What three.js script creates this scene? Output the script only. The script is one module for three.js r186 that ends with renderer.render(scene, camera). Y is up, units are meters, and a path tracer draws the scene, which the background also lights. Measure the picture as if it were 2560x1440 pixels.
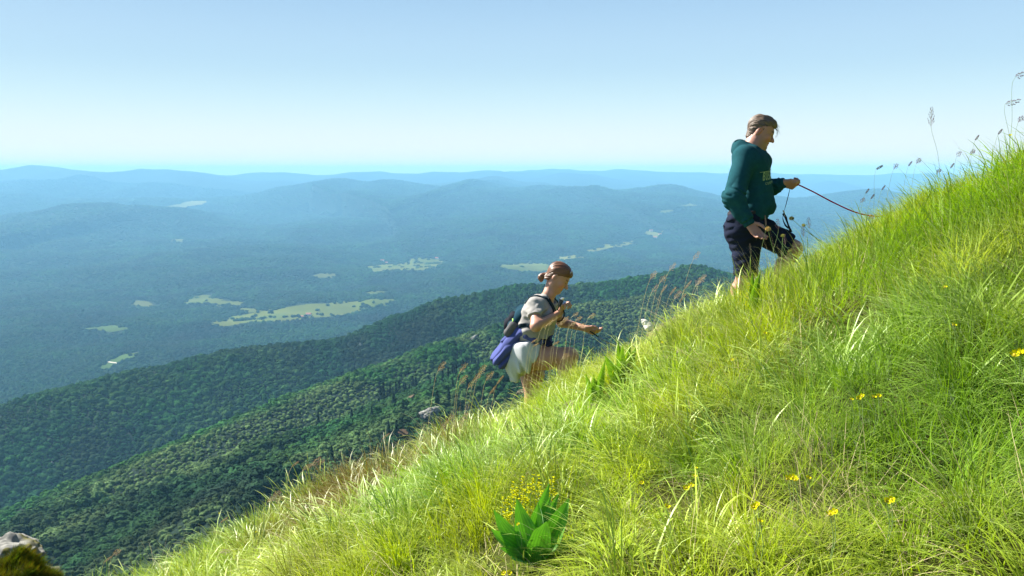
import * as THREE from 'three';
import { mergeGeometries, mergeVertices } from 'three/addons/utils/BufferGeometryUtils.js';

// ------------------------------------------------------------------ camera, sky, sun, exposure
const EYE = 1.6, PITCH = 0.1470, FPX = 1978;                     // eye height (m), downward pitch, focal length in photo pixels
const EXPOSURE = 3.4;
const scene = new THREE.Scene();
const camera = new THREE.PerspectiveCamera(2 * Math.atan(720 / FPX) * 180 / Math.PI, 16 / 9, 0.05, 120000);
camera.position.set(0, EYE, 0);
camera.rotation.x = -PITCH;
const renderer = new THREE.WebGLRenderer({ antialias: true });
renderer.toneMapping = THREE.LinearToneMapping;
renderer.toneMappingExposure = EXPOSURE;
renderer.shadowMap.enabled = true;
renderer.setSize(1024, 576);

const SUN_AZ = 58 * Math.PI / 180, SUN_EL = 40 * Math.PI / 180;   // azimuth counted from straight ahead towards the left
const SUN_DIR = new THREE.Vector3(-Math.cos(SUN_EL) * Math.sin(SUN_AZ), Math.sin(SUN_EL), -Math.cos(SUN_EL) * Math.cos(SUN_AZ));
const sun = new THREE.DirectionalLight(new THREE.Color(1.0, 0.95, 0.86), 5.0);
sun.name = 'sun';
sun.position.copy(SUN_DIR).multiplyScalar(60);
sun.castShadow = true;
Object.assign(sun.shadow.camera, { left: -20, right: 20, top: 20, bottom: -20, near: 1, far: 140 });
sun.shadow.mapSize.set(2048, 2048);
scene.add(sun, sun.target);

{ // a clear summer sky: white at the horizon, blue overhead, a little brighter towards the sun
  const W = 512, H = 256, data = new Float32Array(W * H * 4);
  const stops = [[-90, 0.74, 0.85, 0.84], [0, 0.86, 0.92, 0.84], [0.7, 0.92, 0.95, 0.87], [1.4, 0.92, 0.96, 0.91], [2.2, 0.88, 0.96, 0.93], [3.5, 0.77, 0.93, 0.96], [5, 0.65, 0.87, 0.955], [7, 0.53, 0.765, 0.93], [9, 0.49, 0.72, 0.92], [11, 0.43, 0.66, 0.89], [18, 0.23, 0.43, 0.70], [35, 0.14, 0.29, 0.56], [90, 0.085, 0.19, 0.44]];
  for (let r = 0; r < H; r++) {
    const el = ((r + 0.5) / H - 0.5) * 180;
    let i = 0; while (i < stops.length - 2 && el > stops[i + 1][0]) i++;
    const a = stops[i], b = stops[i + 1], t = Math.min(1, Math.max(0, (el - a[0]) / (b[0] - a[0])));
    for (let c = 0; c < W; c++) {
      const az = ((c + 0.5) / W - 0.5) * 2 * Math.PI, e = el * Math.PI / 180;
      const cs = Math.cos(e) * Math.cos(az) * SUN_DIR.x + Math.sin(e) * SUN_DIR.y + Math.cos(e) * Math.sin(az) * SUN_DIR.z;
      const glow = el > 0 ? 0.35 * Math.pow(Math.max(0, cs), 12) : 0;
      for (let k = 0; k < 3; k++) data[(r * W + c) * 4 + k] = ((a[k + 1] + (b[k + 1] - a[k + 1]) * t) + glow * [1, 0.97, 0.9][k]) / EXPOSURE;
      data[(r * W + c) * 4 + 3] = 1;
    }
  }
  const sky = new THREE.DataTexture(data, W, H, THREE.RGBAFormat, THREE.FloatType);
  sky.mapping = THREE.EquirectangularReflectionMapping;
  sky.magFilter = sky.minFilter = THREE.LinearFilter;
  sky.needsUpdate = true;
  scene.background = sky; scene.environment = sky;
}
scene.fog = new THREE.FogExp2(new THREE.Color().setRGB(0.29, 0.67, 1.0), 5.6e-5);

// ------------------------------------------------------------------ helpers
const SP = Math.sin(PITCH), CP = Math.cos(PITCH);
const V = (x, y, z) => new THREE.Vector3(x, y, z);
// the world point that stands at a place of the photograph at a depth of z metres
function at(px, py, z) { const u = (px - 1280) / FPX, v = (720 - py) / FPX; return V(u * z, EYE + (v * CP - SP) * z, -(v * SP + CP) * z); }
// direction of a photograph place as (sideways, up) per metre of level distance
function dirOf(px, py) { const u = (px - 1280) / FPX, v = (720 - py) / FPX, D = v * SP + CP; return [u / D, (v * CP - SP) / D]; }
function rng(seed) { let s = seed | 0; return () => { s = (s + 0x6d2b79f5) | 0; let t = Math.imul(s ^ (s >>> 15), 1 | s); t = (t + Math.imul(t ^ (t >>> 7), 61 | t)) ^ t; return ((t ^ (t >>> 14)) >>> 0) / 4294967296; }; }
const lerp = (a, b, t) => a + (b - a) * t, clamp = (x, a, b) => Math.min(b, Math.max(a, x));
const smooth = (a, b, x) => { const t = clamp((x - a) / (b - a), 0, 1); return t * t * (3 - 2 * t); };
function hash3(x, y, z) { let h = Math.imul(x, 374761393) ^ Math.imul(y, 668265263) ^ Math.imul(z, 2147483647 - 1274126177); h = Math.imul(h ^ (h >>> 13), 1274126177); return ((h ^ (h >>> 16)) >>> 0) / 2147483648 - 1; }
function noise3(x, y, z) {
  const ix = Math.floor(x), iy = Math.floor(y), iz = Math.floor(z); let fx = x - ix, fy = y - iy, fz = z - iz;
  fx = fx * fx * (3 - 2 * fx); fy = fy * fy * (3 - 2 * fy); fz = fz * fz * (3 - 2 * fz);
  const h = (a, b, c) => hash3(ix + a, iy + b, iz + c);
  return lerp(lerp(lerp(h(0, 0, 0), h(1, 0, 0), fx), lerp(h(0, 1, 0), h(1, 1, 0), fx), fy), lerp(lerp(h(0, 0, 1), h(1, 0, 1), fx), lerp(h(0, 1, 1), h(1, 1, 1), fx), fy), fz);
}
const noise2 = (x, y, s = 0) => noise3(x, y, s * 17.31 + 0.5);
function fbm(x, y, s, oct = 4) { let a = 0.5, v = 0; for (let i = 0; i < oct; i++) { v += a * noise2(x, y, s + i); x = x * 2.03 + 11.7; y = y * 2.03 - 5.3; a *= 0.5; } return v; }

const used = {};
function numbered(name) { const n = used[name] = (used[name] ?? -1) + 1; return n ? name + '_' + String(n).padStart(3, '0') : name; }
function tag(o, label, category, group, kind) {
  if (label) o.userData.label = label;
  if (category) o.userData.category = category;
  if (group) o.userData.group = group;
  if (kind) o.userData.kind = kind;
  o.traverse((m) => { if (m.isMesh) { m.castShadow = true; m.receiveShadow = true; } });
  return o;
}
function base(name, pos) { const g = new THREE.Group(); g.name = numbered(name); if (pos) g.position.copy(pos); scene.add(g); return g; }
function part(name, geo, mat, parent) { const m = new THREE.Mesh(geo, mat); m.name = name; m.castShadow = m.receiveShadow = true; parent.add(m); return m; }
function solo(name, geo, mat) { const m = new THREE.Mesh(geo, mat); m.name = numbered(name); m.castShadow = m.receiveShadow = true; scene.add(m); return m; }
const ROWS = new Map(); // look-alikes of a group, told apart by their order from the left
function inRow(o, px, text, group) { if (!ROWS.has(text)) ROWS.set(text, []); ROWS.get(text).push([px, o]); if (group) o.userData.group = group; }
const ORDINAL = ['leftmost', 'second from left', 'third from left', 'fourth from left', 'fifth from left', 'sixth from left', 'seventh from left', 'eighth from left', 'ninth from left', 'tenth from left', 'eleventh from left', 'twelfth from left', 'thirteenth from left', 'fourteenth from left', 'fifteenth from left', 'sixteenth from left', 'seventeenth from left', 'eighteenth from left', 'nineteenth from left', 'twentieth from left', 'twenty-first from left', 'twenty-second from left', 'twenty-third from left', 'twenty-fourth from left'];
function labelRows() { for (const [text, row] of ROWS) { row.sort((a, b) => a[0] - b[0]); row.forEach(([, o], i) => { o.userData.label = row.length === 1 ? text : text + ', ' + (i === row.length - 1 && i > 1 ? 'rightmost' : ORDINAL[i]); }); } }
const lin = (r, g, b) => new THREE.Color().setRGB(r, g, b);
const std = (c, roughness = 0.9, more = {}) => new THREE.MeshStandardMaterial({ color: c, roughness, side: THREE.DoubleSide, ...more });
const leafy = (c, transmission = 0.45, roughness = 0.9, more = {}) => new THREE.MeshPhysicalMaterial({ color: c, roughness, transmission, thickness: 0, side: THREE.DoubleSide, ...more });
const cloth = (c, more = {}) => new THREE.MeshPhysicalMaterial({ color: c, roughness: 0.95, specularIntensity: 0.15, side: THREE.DoubleSide, ...more });
function rawGeo(pos, idx, col, uv) {
  const g = new THREE.BufferGeometry();
  g.setAttribute('position', new THREE.BufferAttribute(new Float32Array(pos), 3));
  if (col) g.setAttribute('color', new THREE.BufferAttribute(new Float32Array(col), 3));
  if (uv) g.setAttribute('uv', new THREE.BufferAttribute(new Float32Array(uv), 2));
  if (idx) g.setIndex(idx);
  g.computeVertexNormals();
  return g;
}
function tube(points, r0, r1 = r0, seg = 12, sides = 6, curved = true) { // a tapering tube along a curve
  const curve = curved ? new THREE.CatmullRomCurve3(points) : new THREE.LineCurve3(points[0], points[1]);
  const g = new THREE.TubeGeometry(curve, seg, 1, sides, false), p = g.attributes.position, c = V();
  for (let i = 0; i <= seg; i++) { curve.getPointAt(i / seg, c); const r = lerp(r0, r1, i / seg); for (let j = 0; j <= sides; j++) { const k = i * (sides + 1) + j; p.setXYZ(k, c.x + (p.getX(k) - c.x) * r, c.y + (p.getY(k) - c.y) * r, c.z + (p.getZ(k) - c.z) * r); } }
  return g;
}
// ------------------------------------------------------------------ the land
// near hillside: a steep meadow that rises to the right and rolls over a crest some 4.6 m ahead
const CREST = 4.6;
function gForward(D) {
  if (D < 0) return 0.3195 * D;
  if (D < 6.5) return 0.3195 * D - 0.066 * D * D - 0.08 * Math.max(0, D - CREST) ** 2;
  return -1.0006 - 0.85 * (D - 6.5);
}
const MOUNDS = [[0.36, 4.6, -0.17, 0.5]]; // [x, D, height, radius] little rises that carry a foot
function hillHeight(x, D) {
  const fade = smooth(38, 20, D);
  const hum = 0.085 * noise2(x * 1.7 + 3, D * 1.7, 1) + 0.06 * noise2(x * 3.7, D * 3.7, 2) + 0.09 * noise2(x * 0.55, D * 0.55, 3);
  let rise = 0;
  for (const [mx, md, mh, mr] of MOUNDS) rise += mh * Math.exp(-((x - mx) ** 2 + (D - md) ** 2) / (mr * mr));
  return 0.5 * x + gForward(D) + hum * fade + rise;
}
const ridge = (list, near, far, round) => ({ raw: list, near, far, round });
// crest lines read from the photograph: place and distance of each point
const RIDGES = [
  ridge([[2250, 640, 2500], [2050, 645, 2350], [1900, 690, 2250], [1830, 688, 2150], [1740, 667, 2100], [1640, 692, 2080], [1530, 703, 2060], [1420, 720, 2050], [1300, 718, 2020], [1150, 750, 1980], [1000, 793, 1930], [850, 852, 1860], [700, 868, 1800], [560, 887, 1740], [400, 925, 1660], [250, 955, 1590], [120, 985, 1530], [0, 1022, 1480], [-160, 1080, 1400], [-420, 1160, 1300]], 0.40, 0.52, 40),
  ridge([[1900, 700, 1750], [1650, 735, 1600], [1400, 778, 1450], [1280, 818, 1360], [1150, 852, 1260], [1000, 908, 1150], [850, 964, 1050], [703, 1023, 950], [586, 1070, 880], [469, 1121, 820], [371, 1172, 760], [200, 1262, 690], [0, 1350, 630], [-250, 1450, 560]], 0.30, 0.50, 26),
  ridge([[1400, 870, 900], [1300, 910, 830], [1180, 980, 730], [1080, 1020, 680], [1000, 1075, 620], [860, 1130, 560], [720, 1190, 520], [560, 1280, 480], [400, 1380, 450], [230, 1480, 420]], 0.45, 0.42, 16),
  ridge([[760, 1085, 760], [664, 1112, 730], [520, 1180, 690], [410, 1232, 640], [300, 1290, 600], [176, 1352, 560], [60, 1420, 520]], 0.40, 0.42, 12),
  // the far side of the valley
  ridge([[-300, 570, 10500], [0, 545, 10800], [120, 530, 11000], [220, 514, 11000], [310, 507, 11000], [400, 517, 11000], [460, 533, 10900], [560, 560, 10600], [680, 590, 10000]], 0.11, 0.16, 400),
  ridge([[-300, 495, 14000], [0, 488, 14000], [110, 494, 14000], [190, 491, 14200], [270, 487, 14200], [360, 493, 14200], [440, 506, 14000], [500, 524, 13700]], 0.10, 0.14, 400),
  ridge([[-300, 455, 18000], [0, 457, 18000], [60, 459, 18000], [140, 464, 18000], [210, 461, 18000], [280, 466, 18000], [330, 482, 17600], [400, 500, 17000]], 0.10, 0.14, 400),
  ridge([[330, 485, 20000], [380, 470, 20000], [440, 462, 20000], [480, 465, 20000], [525, 459, 20000], [580, 464, 20000], [640, 467, 20000], [760, 470, 20000]], 0.10, 0.14, 400),
  ridge([[470, 530, 13500], [540, 505, 14200], [620, 486, 14800], [700, 471, 15200], [790, 454, 15500], [855, 446, 15500], [905, 452, 15500], [975, 445, 15500], [1050, 452, 15500], [1110, 458, 15500], [1155, 452, 15400], [1200, 446, 15400], [1250, 457, 15300], [1330, 460, 15000], [1390, 467, 14800]], 0.075, 0.14, 420),
  ridge([[1180, 520, 12500], [1300, 495, 13000], [1380, 476, 13300], [1440, 466, 13400], [1495, 462, 13400], [1560, 474, 13300], [1600, 470, 13600], [1640, 464, 13800], [1720, 472, 13800], [1790, 484, 13600], [1900, 494, 13500], [2000, 498, 13500], [2070, 488, 13500], [2150, 478, 13500], [2240, 484, 13500], [2400, 480, 13500], [2700, 490, 13500]], 0.075, 0.13, 420),
  ridge([[1180, 452, 18500], [1235, 440, 18500], [1300, 453, 18500], [1380, 460, 18500]], 0.10, 0.14, 300),
  ridge([[1300, 458, 21500], [1350, 444, 21500], [1400, 433, 21500], [1450, 437, 21500], [1490, 440, 21500], [1530, 450, 21500], [1600, 458, 21500], [1700, 461, 21500], [1745, 459, 21500], [1800, 466, 21500], [1980, 468, 21500], [2030, 462, 21500], [2085, 452, 21500], [2140, 464, 21500], [2300, 474, 21500]], 0.10, 0.14, 400),
  ridge([[-350, 424, 20000], [-150, 430, 20000], [0, 425, 20000], [100, 416, 20000], [160, 420, 20000], [250, 421, 20000], [340, 419, 20000], [430, 428, 20000], [520, 432, 20000], [590, 443, 20000], [680, 452, 20000]], 0.10, 0.14, 600),
  ridge([[440, 432, 23500], [560, 436, 23500], [640, 434, 23500], [700, 431, 23500], [790, 433, 23500], [890, 428, 23500], [980, 433, 23500], [1080, 433, 23500], [1190, 427, 23500], [1290, 430, 23500], [1380, 432, 23500]], 0.10, 0.14, 700),
  ridge([[1200, 434, 26000], [1300, 427, 26000], [1400, 424, 26000], [1490, 427, 26000], [1545, 420, 26000], [1600, 427, 26000], [1750, 430, 26000], [1900, 434, 26000], [2100, 438, 26000], [2400, 432, 26000], [2700, 436, 26000]], 0.10, 0.14, 700),
];
for (const r of RIDGES) {
  const pts = r.raw.map(([px, py, D]) => { const [X, Y] = dirOf(px, py); return V(X * D, EYE + Y * D, D); });
  const c = new THREE.CatmullRomCurve3(pts, false, 'centripetal');
  r.pts = c.getPoints(pts.length * 4);
  r.x0 = Math.min(...r.pts.map((p) => p.x)); r.x1 = Math.max(...r.pts.map((p) => p.x));
}
function ridgeHeight(r, x, D) {
  let best = 1e30, bh = 0, bz = 0;
  const P = r.pts;
  for (let i = 0; i < P.length - 1; i++) {
    const a = P[i], b = P[i + 1], bx = b.x - a.x, bd = b.z - a.z;
    const t = clamp(((x - a.x) * bx + (D - a.z) * bd) / (bx * bx + bd * bd), 0, 1);
    const ex = x - a.x - bx * t, ed = D - a.z - bd * t, d2 = ex * ex + ed * ed;
    if (d2 < best) { best = d2; bh = a.y + (b.y - a.y) * t; bz = ed; }
  }
  const d = Math.sqrt(best), s = lerp(r.near, r.far, smooth(-0.6, 0.6, bz / (d + 1)));
  return bh - s * (Math.sqrt(d * d + r.round * r.round) - r.round);
}
function crestDistance(r, x, D) { // signed distance in plan from a crest line: negative on the near side
  let best = 1e30, bz = 0; const P = r.pts;
  for (let i = 0; i < P.length - 1; i++) {
    const a = P[i], b = P[i + 1], bx = b.x - a.x, bd = b.z - a.z, t = clamp(((x - a.x) * bx + (D - a.z) * bd) / (bx * bx + bd * bd), 0, 1);
    const ex = x - a.x - bx * t, ed = D - a.z - bd * t, d2 = ex * ex + ed * ed; if (d2 < best) { best = d2; bz = ed; }
  }
  return Math.sqrt(best) * (bz < 0 ? -1 : 1);
}
const smax = (a, b, k) => { const h = Math.max(k - Math.abs(a - b), 0) / k; return Math.max(a, b) + h * h * k * 0.25; };
function landHeight(x, D) {
  const X = x / D;
  let floor = -830 + 130 * fbm(x / 2300 + 7, D / 1300 + 3, 5, 4) + 34 * noise2(x / 430, D / 330, 9) * smooth(11000, 7000, D) + 10 * noise2(x / 170, D / 190, 10) * smooth(6000, 4000, D);
  floor += smooth(7000, 11000, D) * 60 - smooth(18000, 30000, D) * 0.004 * (D - 18000);
  const k = clamp(D * 0.02, 12, 40) + 40 * smooth(3000, 9000, D);
  let h = smax(0.5 * x + 4.5244 - 0.85 * D, floor, 40);
  for (const r of RIDGES) h = smax(h, ridgeHeight(r, x, D), k);
  const n = smooth(60, 400, D), rough = Math.min(D, 9000);
  // side spurs and gullies
  h += n * (rough * 0.0075 * fbm(x / (90 + D * 0.06), D / (120 + D * 0.10), 20, 3));
  if (D > 4000) h += smooth(4000, 9000, D) * 70 * fbm(x / 1100, D / 1500, 31, 4) * (1 - 0.5 * smooth(14000, 30000, D));
  if (D > 3000) { const u = x / 1700 + 0.25 * noise2(x / 2100, D / 2600, 35), w = D / 2900; h += smooth(3500, 8500, D) * (1 - 0.5 * smooth(20000, 30000, D)) * (120 * (0.22 - Math.abs(noise2(u + 3, w, 36))) + 50 * (0.22 - Math.abs(noise2(u * 2.3, w * 2.1, 37)))); }
  return h;
}
const LX = 620, LD = 800, X0 = -1.25, X1 = 1.25, D0 = 40, D1 = 28000, LR = Math.log(D1 / D0);
const LAND = new Float32Array(LX * LD);
for (let j = 0; j < LD; j++) { const D = D0 * Math.exp(LR * j / (LD - 1)); for (let i = 0; i < LX; i++) LAND[j * LX + i] = landHeight(lerp(X0, X1, i / (LX - 1)) * D, D); }
function landAt(x, D) { // height of the land sheet
  const fi = clamp((x / D - X0) / (X1 - X0) * (LX - 1), 0, LX - 1.001), fj = clamp(Math.log(D / D0) / LR * (LD - 1), 0, LD - 1.001);
  const i = Math.floor(fi), j = Math.floor(fj), a = fi - i, b = fj - j, k = j * LX + i;
  return lerp(lerp(LAND[k], LAND[k + 1], a), lerp(LAND[k + LX], LAND[k + LX + 1], a), b);
}
function landHit(px, py, from = 300, to = 60000) { // where a line of sight meets the land: [x, D]
  const [X, Y] = dirOf(px, py);
  let last = from;
  for (let D = from; D < to; D *= 1.004) { if (landAt(X * D, D) > EYE + Y * D) { for (let k = 0; k < 12; k++) { const m = (last + D) / 2; if (landAt(X * m, m) > EYE + Y * m) D = m; else last = m; } return [X * D, D]; } last = D; }
  return [X * to, to];
}
// noise picture for bumps: forest canopy seen from far
function noiseTexture(size, fn) {
  const d = new Uint8Array(size * size * 4);
  for (let y = 0; y < size; y++) for (let x = 0; x < size; x++) { const v = fn(x / size, y / size); for (let c = 0; c < 3; c++) d[(y * size + x) * 4 + c] = clamp(Math.round(255 * (Array.isArray(v) ? v[c] : v)), 0, 255); d[(y * size + x) * 4 + 3] = 255; }
  const t = new THREE.DataTexture(d, size, size, THREE.RGBAFormat); t.wrapS = t.wrapT = THREE.RepeatWrapping; t.magFilter = THREE.LinearFilter; t.minFilter = THREE.LinearMipmapLinearFilter; t.needsUpdate = true; return t;
}
const canopyBump = (() => { // rounded crowns, repeating
  const R = rng(5), n = 420, pts = Array.from({ length: n }, () => [R(), R(), 0.6 + 0.4 * R()]), N = 20, cells = Array.from({ length: N * N }, () => []);
  for (const p of pts) cells[Math.floor(p[1] * N) * N + Math.floor(p[0] * N)].push(p);
  return noiseTexture(512, (x, y) => {
    let best = 0; const cx = Math.floor(x * N), cy = Math.floor(y * N);
    for (let a = -2; a <= 2; a++) for (let b = -2; b <= 2; b++) for (const p of cells[((cy + b + N) % N) * N + (cx + a + N) % N]) {
      let dx = Math.abs(x - p[0]), dy = Math.abs(y - p[1]); dx = Math.min(dx, 1 - dx); dy = Math.min(dy, 1 - dy);
      best = Math.max(best, p[2] * (1 - (dx * dx + dy * dy) / (0.042 ** 2)));
    }
    return Math.max(0, best);
  });
})();
{
  const pos = new Float32Array(LX * LD * 3), col = new Float32Array(LX * LD * 3), uv = new Float32Array(LX * LD * 2), idx = new Uint32Array((LX - 1) * (LD - 1) * 6);
  for (let j = 0, q = 0; j < LD; j++) {
    const D = D0 * Math.exp(LR * j / (LD - 1));
    for (let i = 0; i < LX; i++) {
      const k = j * LX + i, x = lerp(X0, X1, i / (LX - 1)) * D;
      pos.set([x, LAND[k], -D], k * 3); uv.set([x / 300, D / 300], k * 2);
      const t = 0.5 + 0.9 * fbm(x / 700, D / 700, 40, 4), s = 0.5 + 0.9 * fbm(x / 160, D / 160, 44, 3);
      const c = [lerp(0.003, 0.007, t) * lerp(0.8, 1.2, s), lerp(0.010, 0.019, t) * lerp(0.8, 1.2, s), lerp(0.006, 0.008, t)];
      col.set(c, k * 3);
      if (i < LX - 1 && j < LD - 1) { idx.set([k, k + 1, k + LX, k + 1, k + LX + 1, k + LX], q); q += 6; }
    }
  }
  const g = new THREE.BufferGeometry();
  g.setAttribute('position', new THREE.BufferAttribute(pos, 3)); g.setAttribute('color', new THREE.BufferAttribute(col, 3)); g.setAttribute('uv', new THREE.BufferAttribute(uv, 2));
  g.setIndex(new THREE.BufferAttribute(idx, 1)); g.computeVertexNormals();
  const m = solo('terrain', g, cloth(0xffffff, { vertexColors: true, bumpMap: canopyBump, bumpScale: 7 }));
  tag(m, 'wide wooded valley and chains of blue hills fading into haze behind the meadow slope', null, null, 'structure');
}
// ------------------------------------------------------------------ meadows on the valley floor
const inside = (poly, x, y) => { let c = false; for (let i = 0, j = poly.length - 1; i < poly.length; j = i++) { const [ax, ay] = poly[i], [bx, by] = poly[j]; if ((ay > y) !== (by > y) && x < (bx - ax) * (y - ay) / (by - ay) + ax) c = !c; } return c; };
const MEADOWS = [
  ['long straw-green meadow with hedges below the middle of the valley, largest of the clearings', [[522, 817], [560, 797], [640, 780], [700, 770], [800, 758], [900, 752], [990, 750], [960, 768], [880, 783], [800, 797], [730, 806], [640, 808], [570, 815]], 0.21, 0.24, 0.075],
  ['green clearing just left above the largest meadow', [[455, 757], [480, 742], [520, 738], [560, 752], [612, 757], [590, 767], [530, 768], [500, 762]], 0.17, 0.21, 0.07],
  ['small thin clearing near the left, above the tiny round one', [[310, 765], [335, 752], [370, 755], [388, 768], [350, 772]], 0.17, 0.19, 0.07],
  ['small round clearing at the left edge of the valley floor', [[205, 822], [260, 816], [290, 812], [326, 823], [280, 832], [240, 828]], 0.12, 0.18, 0.05],
  ['green glade with a pale track near the foot of the dark forest ridge', [[246, 926], [258, 905], [290, 890], [345, 882], [330, 896], [300, 905], [262, 932]], 0.12, 0.20, 0.045],
  ['pale meadow in the valley centre, left of the woman above her', [[910, 672], [950, 660], [1020, 655], [1060, 646], [1110, 650], [1100, 668], [1050, 680], [985, 678], [940, 680]], 0.22, 0.24, 0.10],
  ['tiny pale clearing left of the pale meadow in the valley centre', [[780, 690], [815, 683], [845, 686], [835, 696], [800, 697]], 0.21, 0.2, 0.10],
  ['pale meadow right behind the head of the woman', [[1250, 668], [1290, 660], [1330, 652], [1375, 662], [1370, 678], [1320, 684], [1280, 678]], 0.22, 0.25, 0.10],
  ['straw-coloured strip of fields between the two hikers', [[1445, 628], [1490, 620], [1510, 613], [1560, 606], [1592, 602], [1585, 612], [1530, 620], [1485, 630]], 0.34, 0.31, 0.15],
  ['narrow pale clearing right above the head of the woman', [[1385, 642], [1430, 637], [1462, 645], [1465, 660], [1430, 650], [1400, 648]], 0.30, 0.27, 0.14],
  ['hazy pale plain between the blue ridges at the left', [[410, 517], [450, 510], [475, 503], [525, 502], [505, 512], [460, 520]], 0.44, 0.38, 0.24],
  ['small pale field left of the farmhouse meadow, above its left tip', [[588, 778], [605, 770], [640, 772], [655, 778], [620, 783]], 0.19, 0.2, 0.07],
  ['thin pale field right below the lower dark hill at left', [[415, 603], [440, 598], [470, 600], [455, 606]], 0.2, 0.2, 0.1],
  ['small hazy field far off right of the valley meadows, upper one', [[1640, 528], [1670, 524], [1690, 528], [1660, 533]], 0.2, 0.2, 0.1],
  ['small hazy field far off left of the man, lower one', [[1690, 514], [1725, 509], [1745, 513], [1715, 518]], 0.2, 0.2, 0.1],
  ['narrow green field just above the largest meadow at its right end', [[905, 735], [950, 728], [985, 733], [940, 740]], 0.14, 0.19, 0.06],
  ['tiny clearing between the round clearing and the glade at left', [[130, 868], [160, 862], [185, 868], [158, 874]], 0.12, 0.17, 0.05],
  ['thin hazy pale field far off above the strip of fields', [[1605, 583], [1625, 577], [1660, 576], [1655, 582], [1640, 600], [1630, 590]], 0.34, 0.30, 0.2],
];
const CLEARED = [];
for (const [label, poly, r, g, b] of MEADOWS) {
  const P = poly.map(([px, py]) => landHit(px, py, py > 880 ? 2200 : 2600));
  let ax = 1e9, bx = -1e9, ad = 1e9, bd = -1e9;
  for (const [x, d] of P) { ax = Math.min(ax, x); bx = Math.max(bx, x); ad = Math.min(ad, d); bd = Math.max(bd, d); }
  CLEARED.push([P, ax, bx, ad, bd]);
  const sx = (bx - ax) / 90, sd = Math.max((bd - ad) / 90, 4), pos = [], col = [], idx = [], id = new Map(), wob = (bd - ad) * 0.05;
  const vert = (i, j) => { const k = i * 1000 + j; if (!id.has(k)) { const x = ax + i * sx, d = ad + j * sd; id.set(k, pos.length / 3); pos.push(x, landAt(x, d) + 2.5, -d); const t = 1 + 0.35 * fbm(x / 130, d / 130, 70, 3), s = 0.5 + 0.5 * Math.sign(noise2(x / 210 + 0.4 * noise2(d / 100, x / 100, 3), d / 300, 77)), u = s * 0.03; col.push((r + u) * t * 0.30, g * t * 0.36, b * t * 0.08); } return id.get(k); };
  for (let i = -3; i < 94; i++) for (let j = -3; j < 94; j++) {
    const x = ax + (i + 0.5) * sx, d = ad + (j + 0.5) * sd;
    if (!inside(P, x + 9 * sx * fbm(x / sx / 16, d / sd / 16, 80, 3), d + 2.2 * wob * fbm(x / sx / 14, d / sd / 12, 81, 3))) continue;
    const a = vert(i, j), q = vert(i + 1, j), c = vert(i + 1, j + 1), e = vert(i, j + 1); idx.push(a, q, e, q, c, e);
  }
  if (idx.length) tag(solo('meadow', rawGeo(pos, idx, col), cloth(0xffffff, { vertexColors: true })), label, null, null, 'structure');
}
const cleared = (x, d) => CLEARED.some(([P, ax, bx, ad, bd]) => x > ax && x < bx && d > ad && d < bd && inside(P, x, d));
{ // a pale track in the lowest glade
  const pts = [[268, 906], [280, 908], [296, 910]].map(([px, py]) => { const [x, d] = landHit(px, py, 2200); return V(x, landAt(x, d) + 4, -d); });
  const c = new THREE.CatmullRomCurve3(pts), pos = [], idx = [];
  for (let i = 0; i <= 16; i++) { const p = c.getPoint(i / 16); pos.push(p.x, p.y, p.z - 7, p.x, p.y, p.z + 7); if (i) idx.push(i * 2 - 2, i * 2 - 1, i * 2, i * 2 - 1, i * 2 + 1, i * 2); }
  tag(solo('track', rawGeo(pos, idx), std(lin(0.40, 0.36, 0.28))), 'short pale gravel track in the lowest green glade', null, null, 'structure');
}
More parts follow.
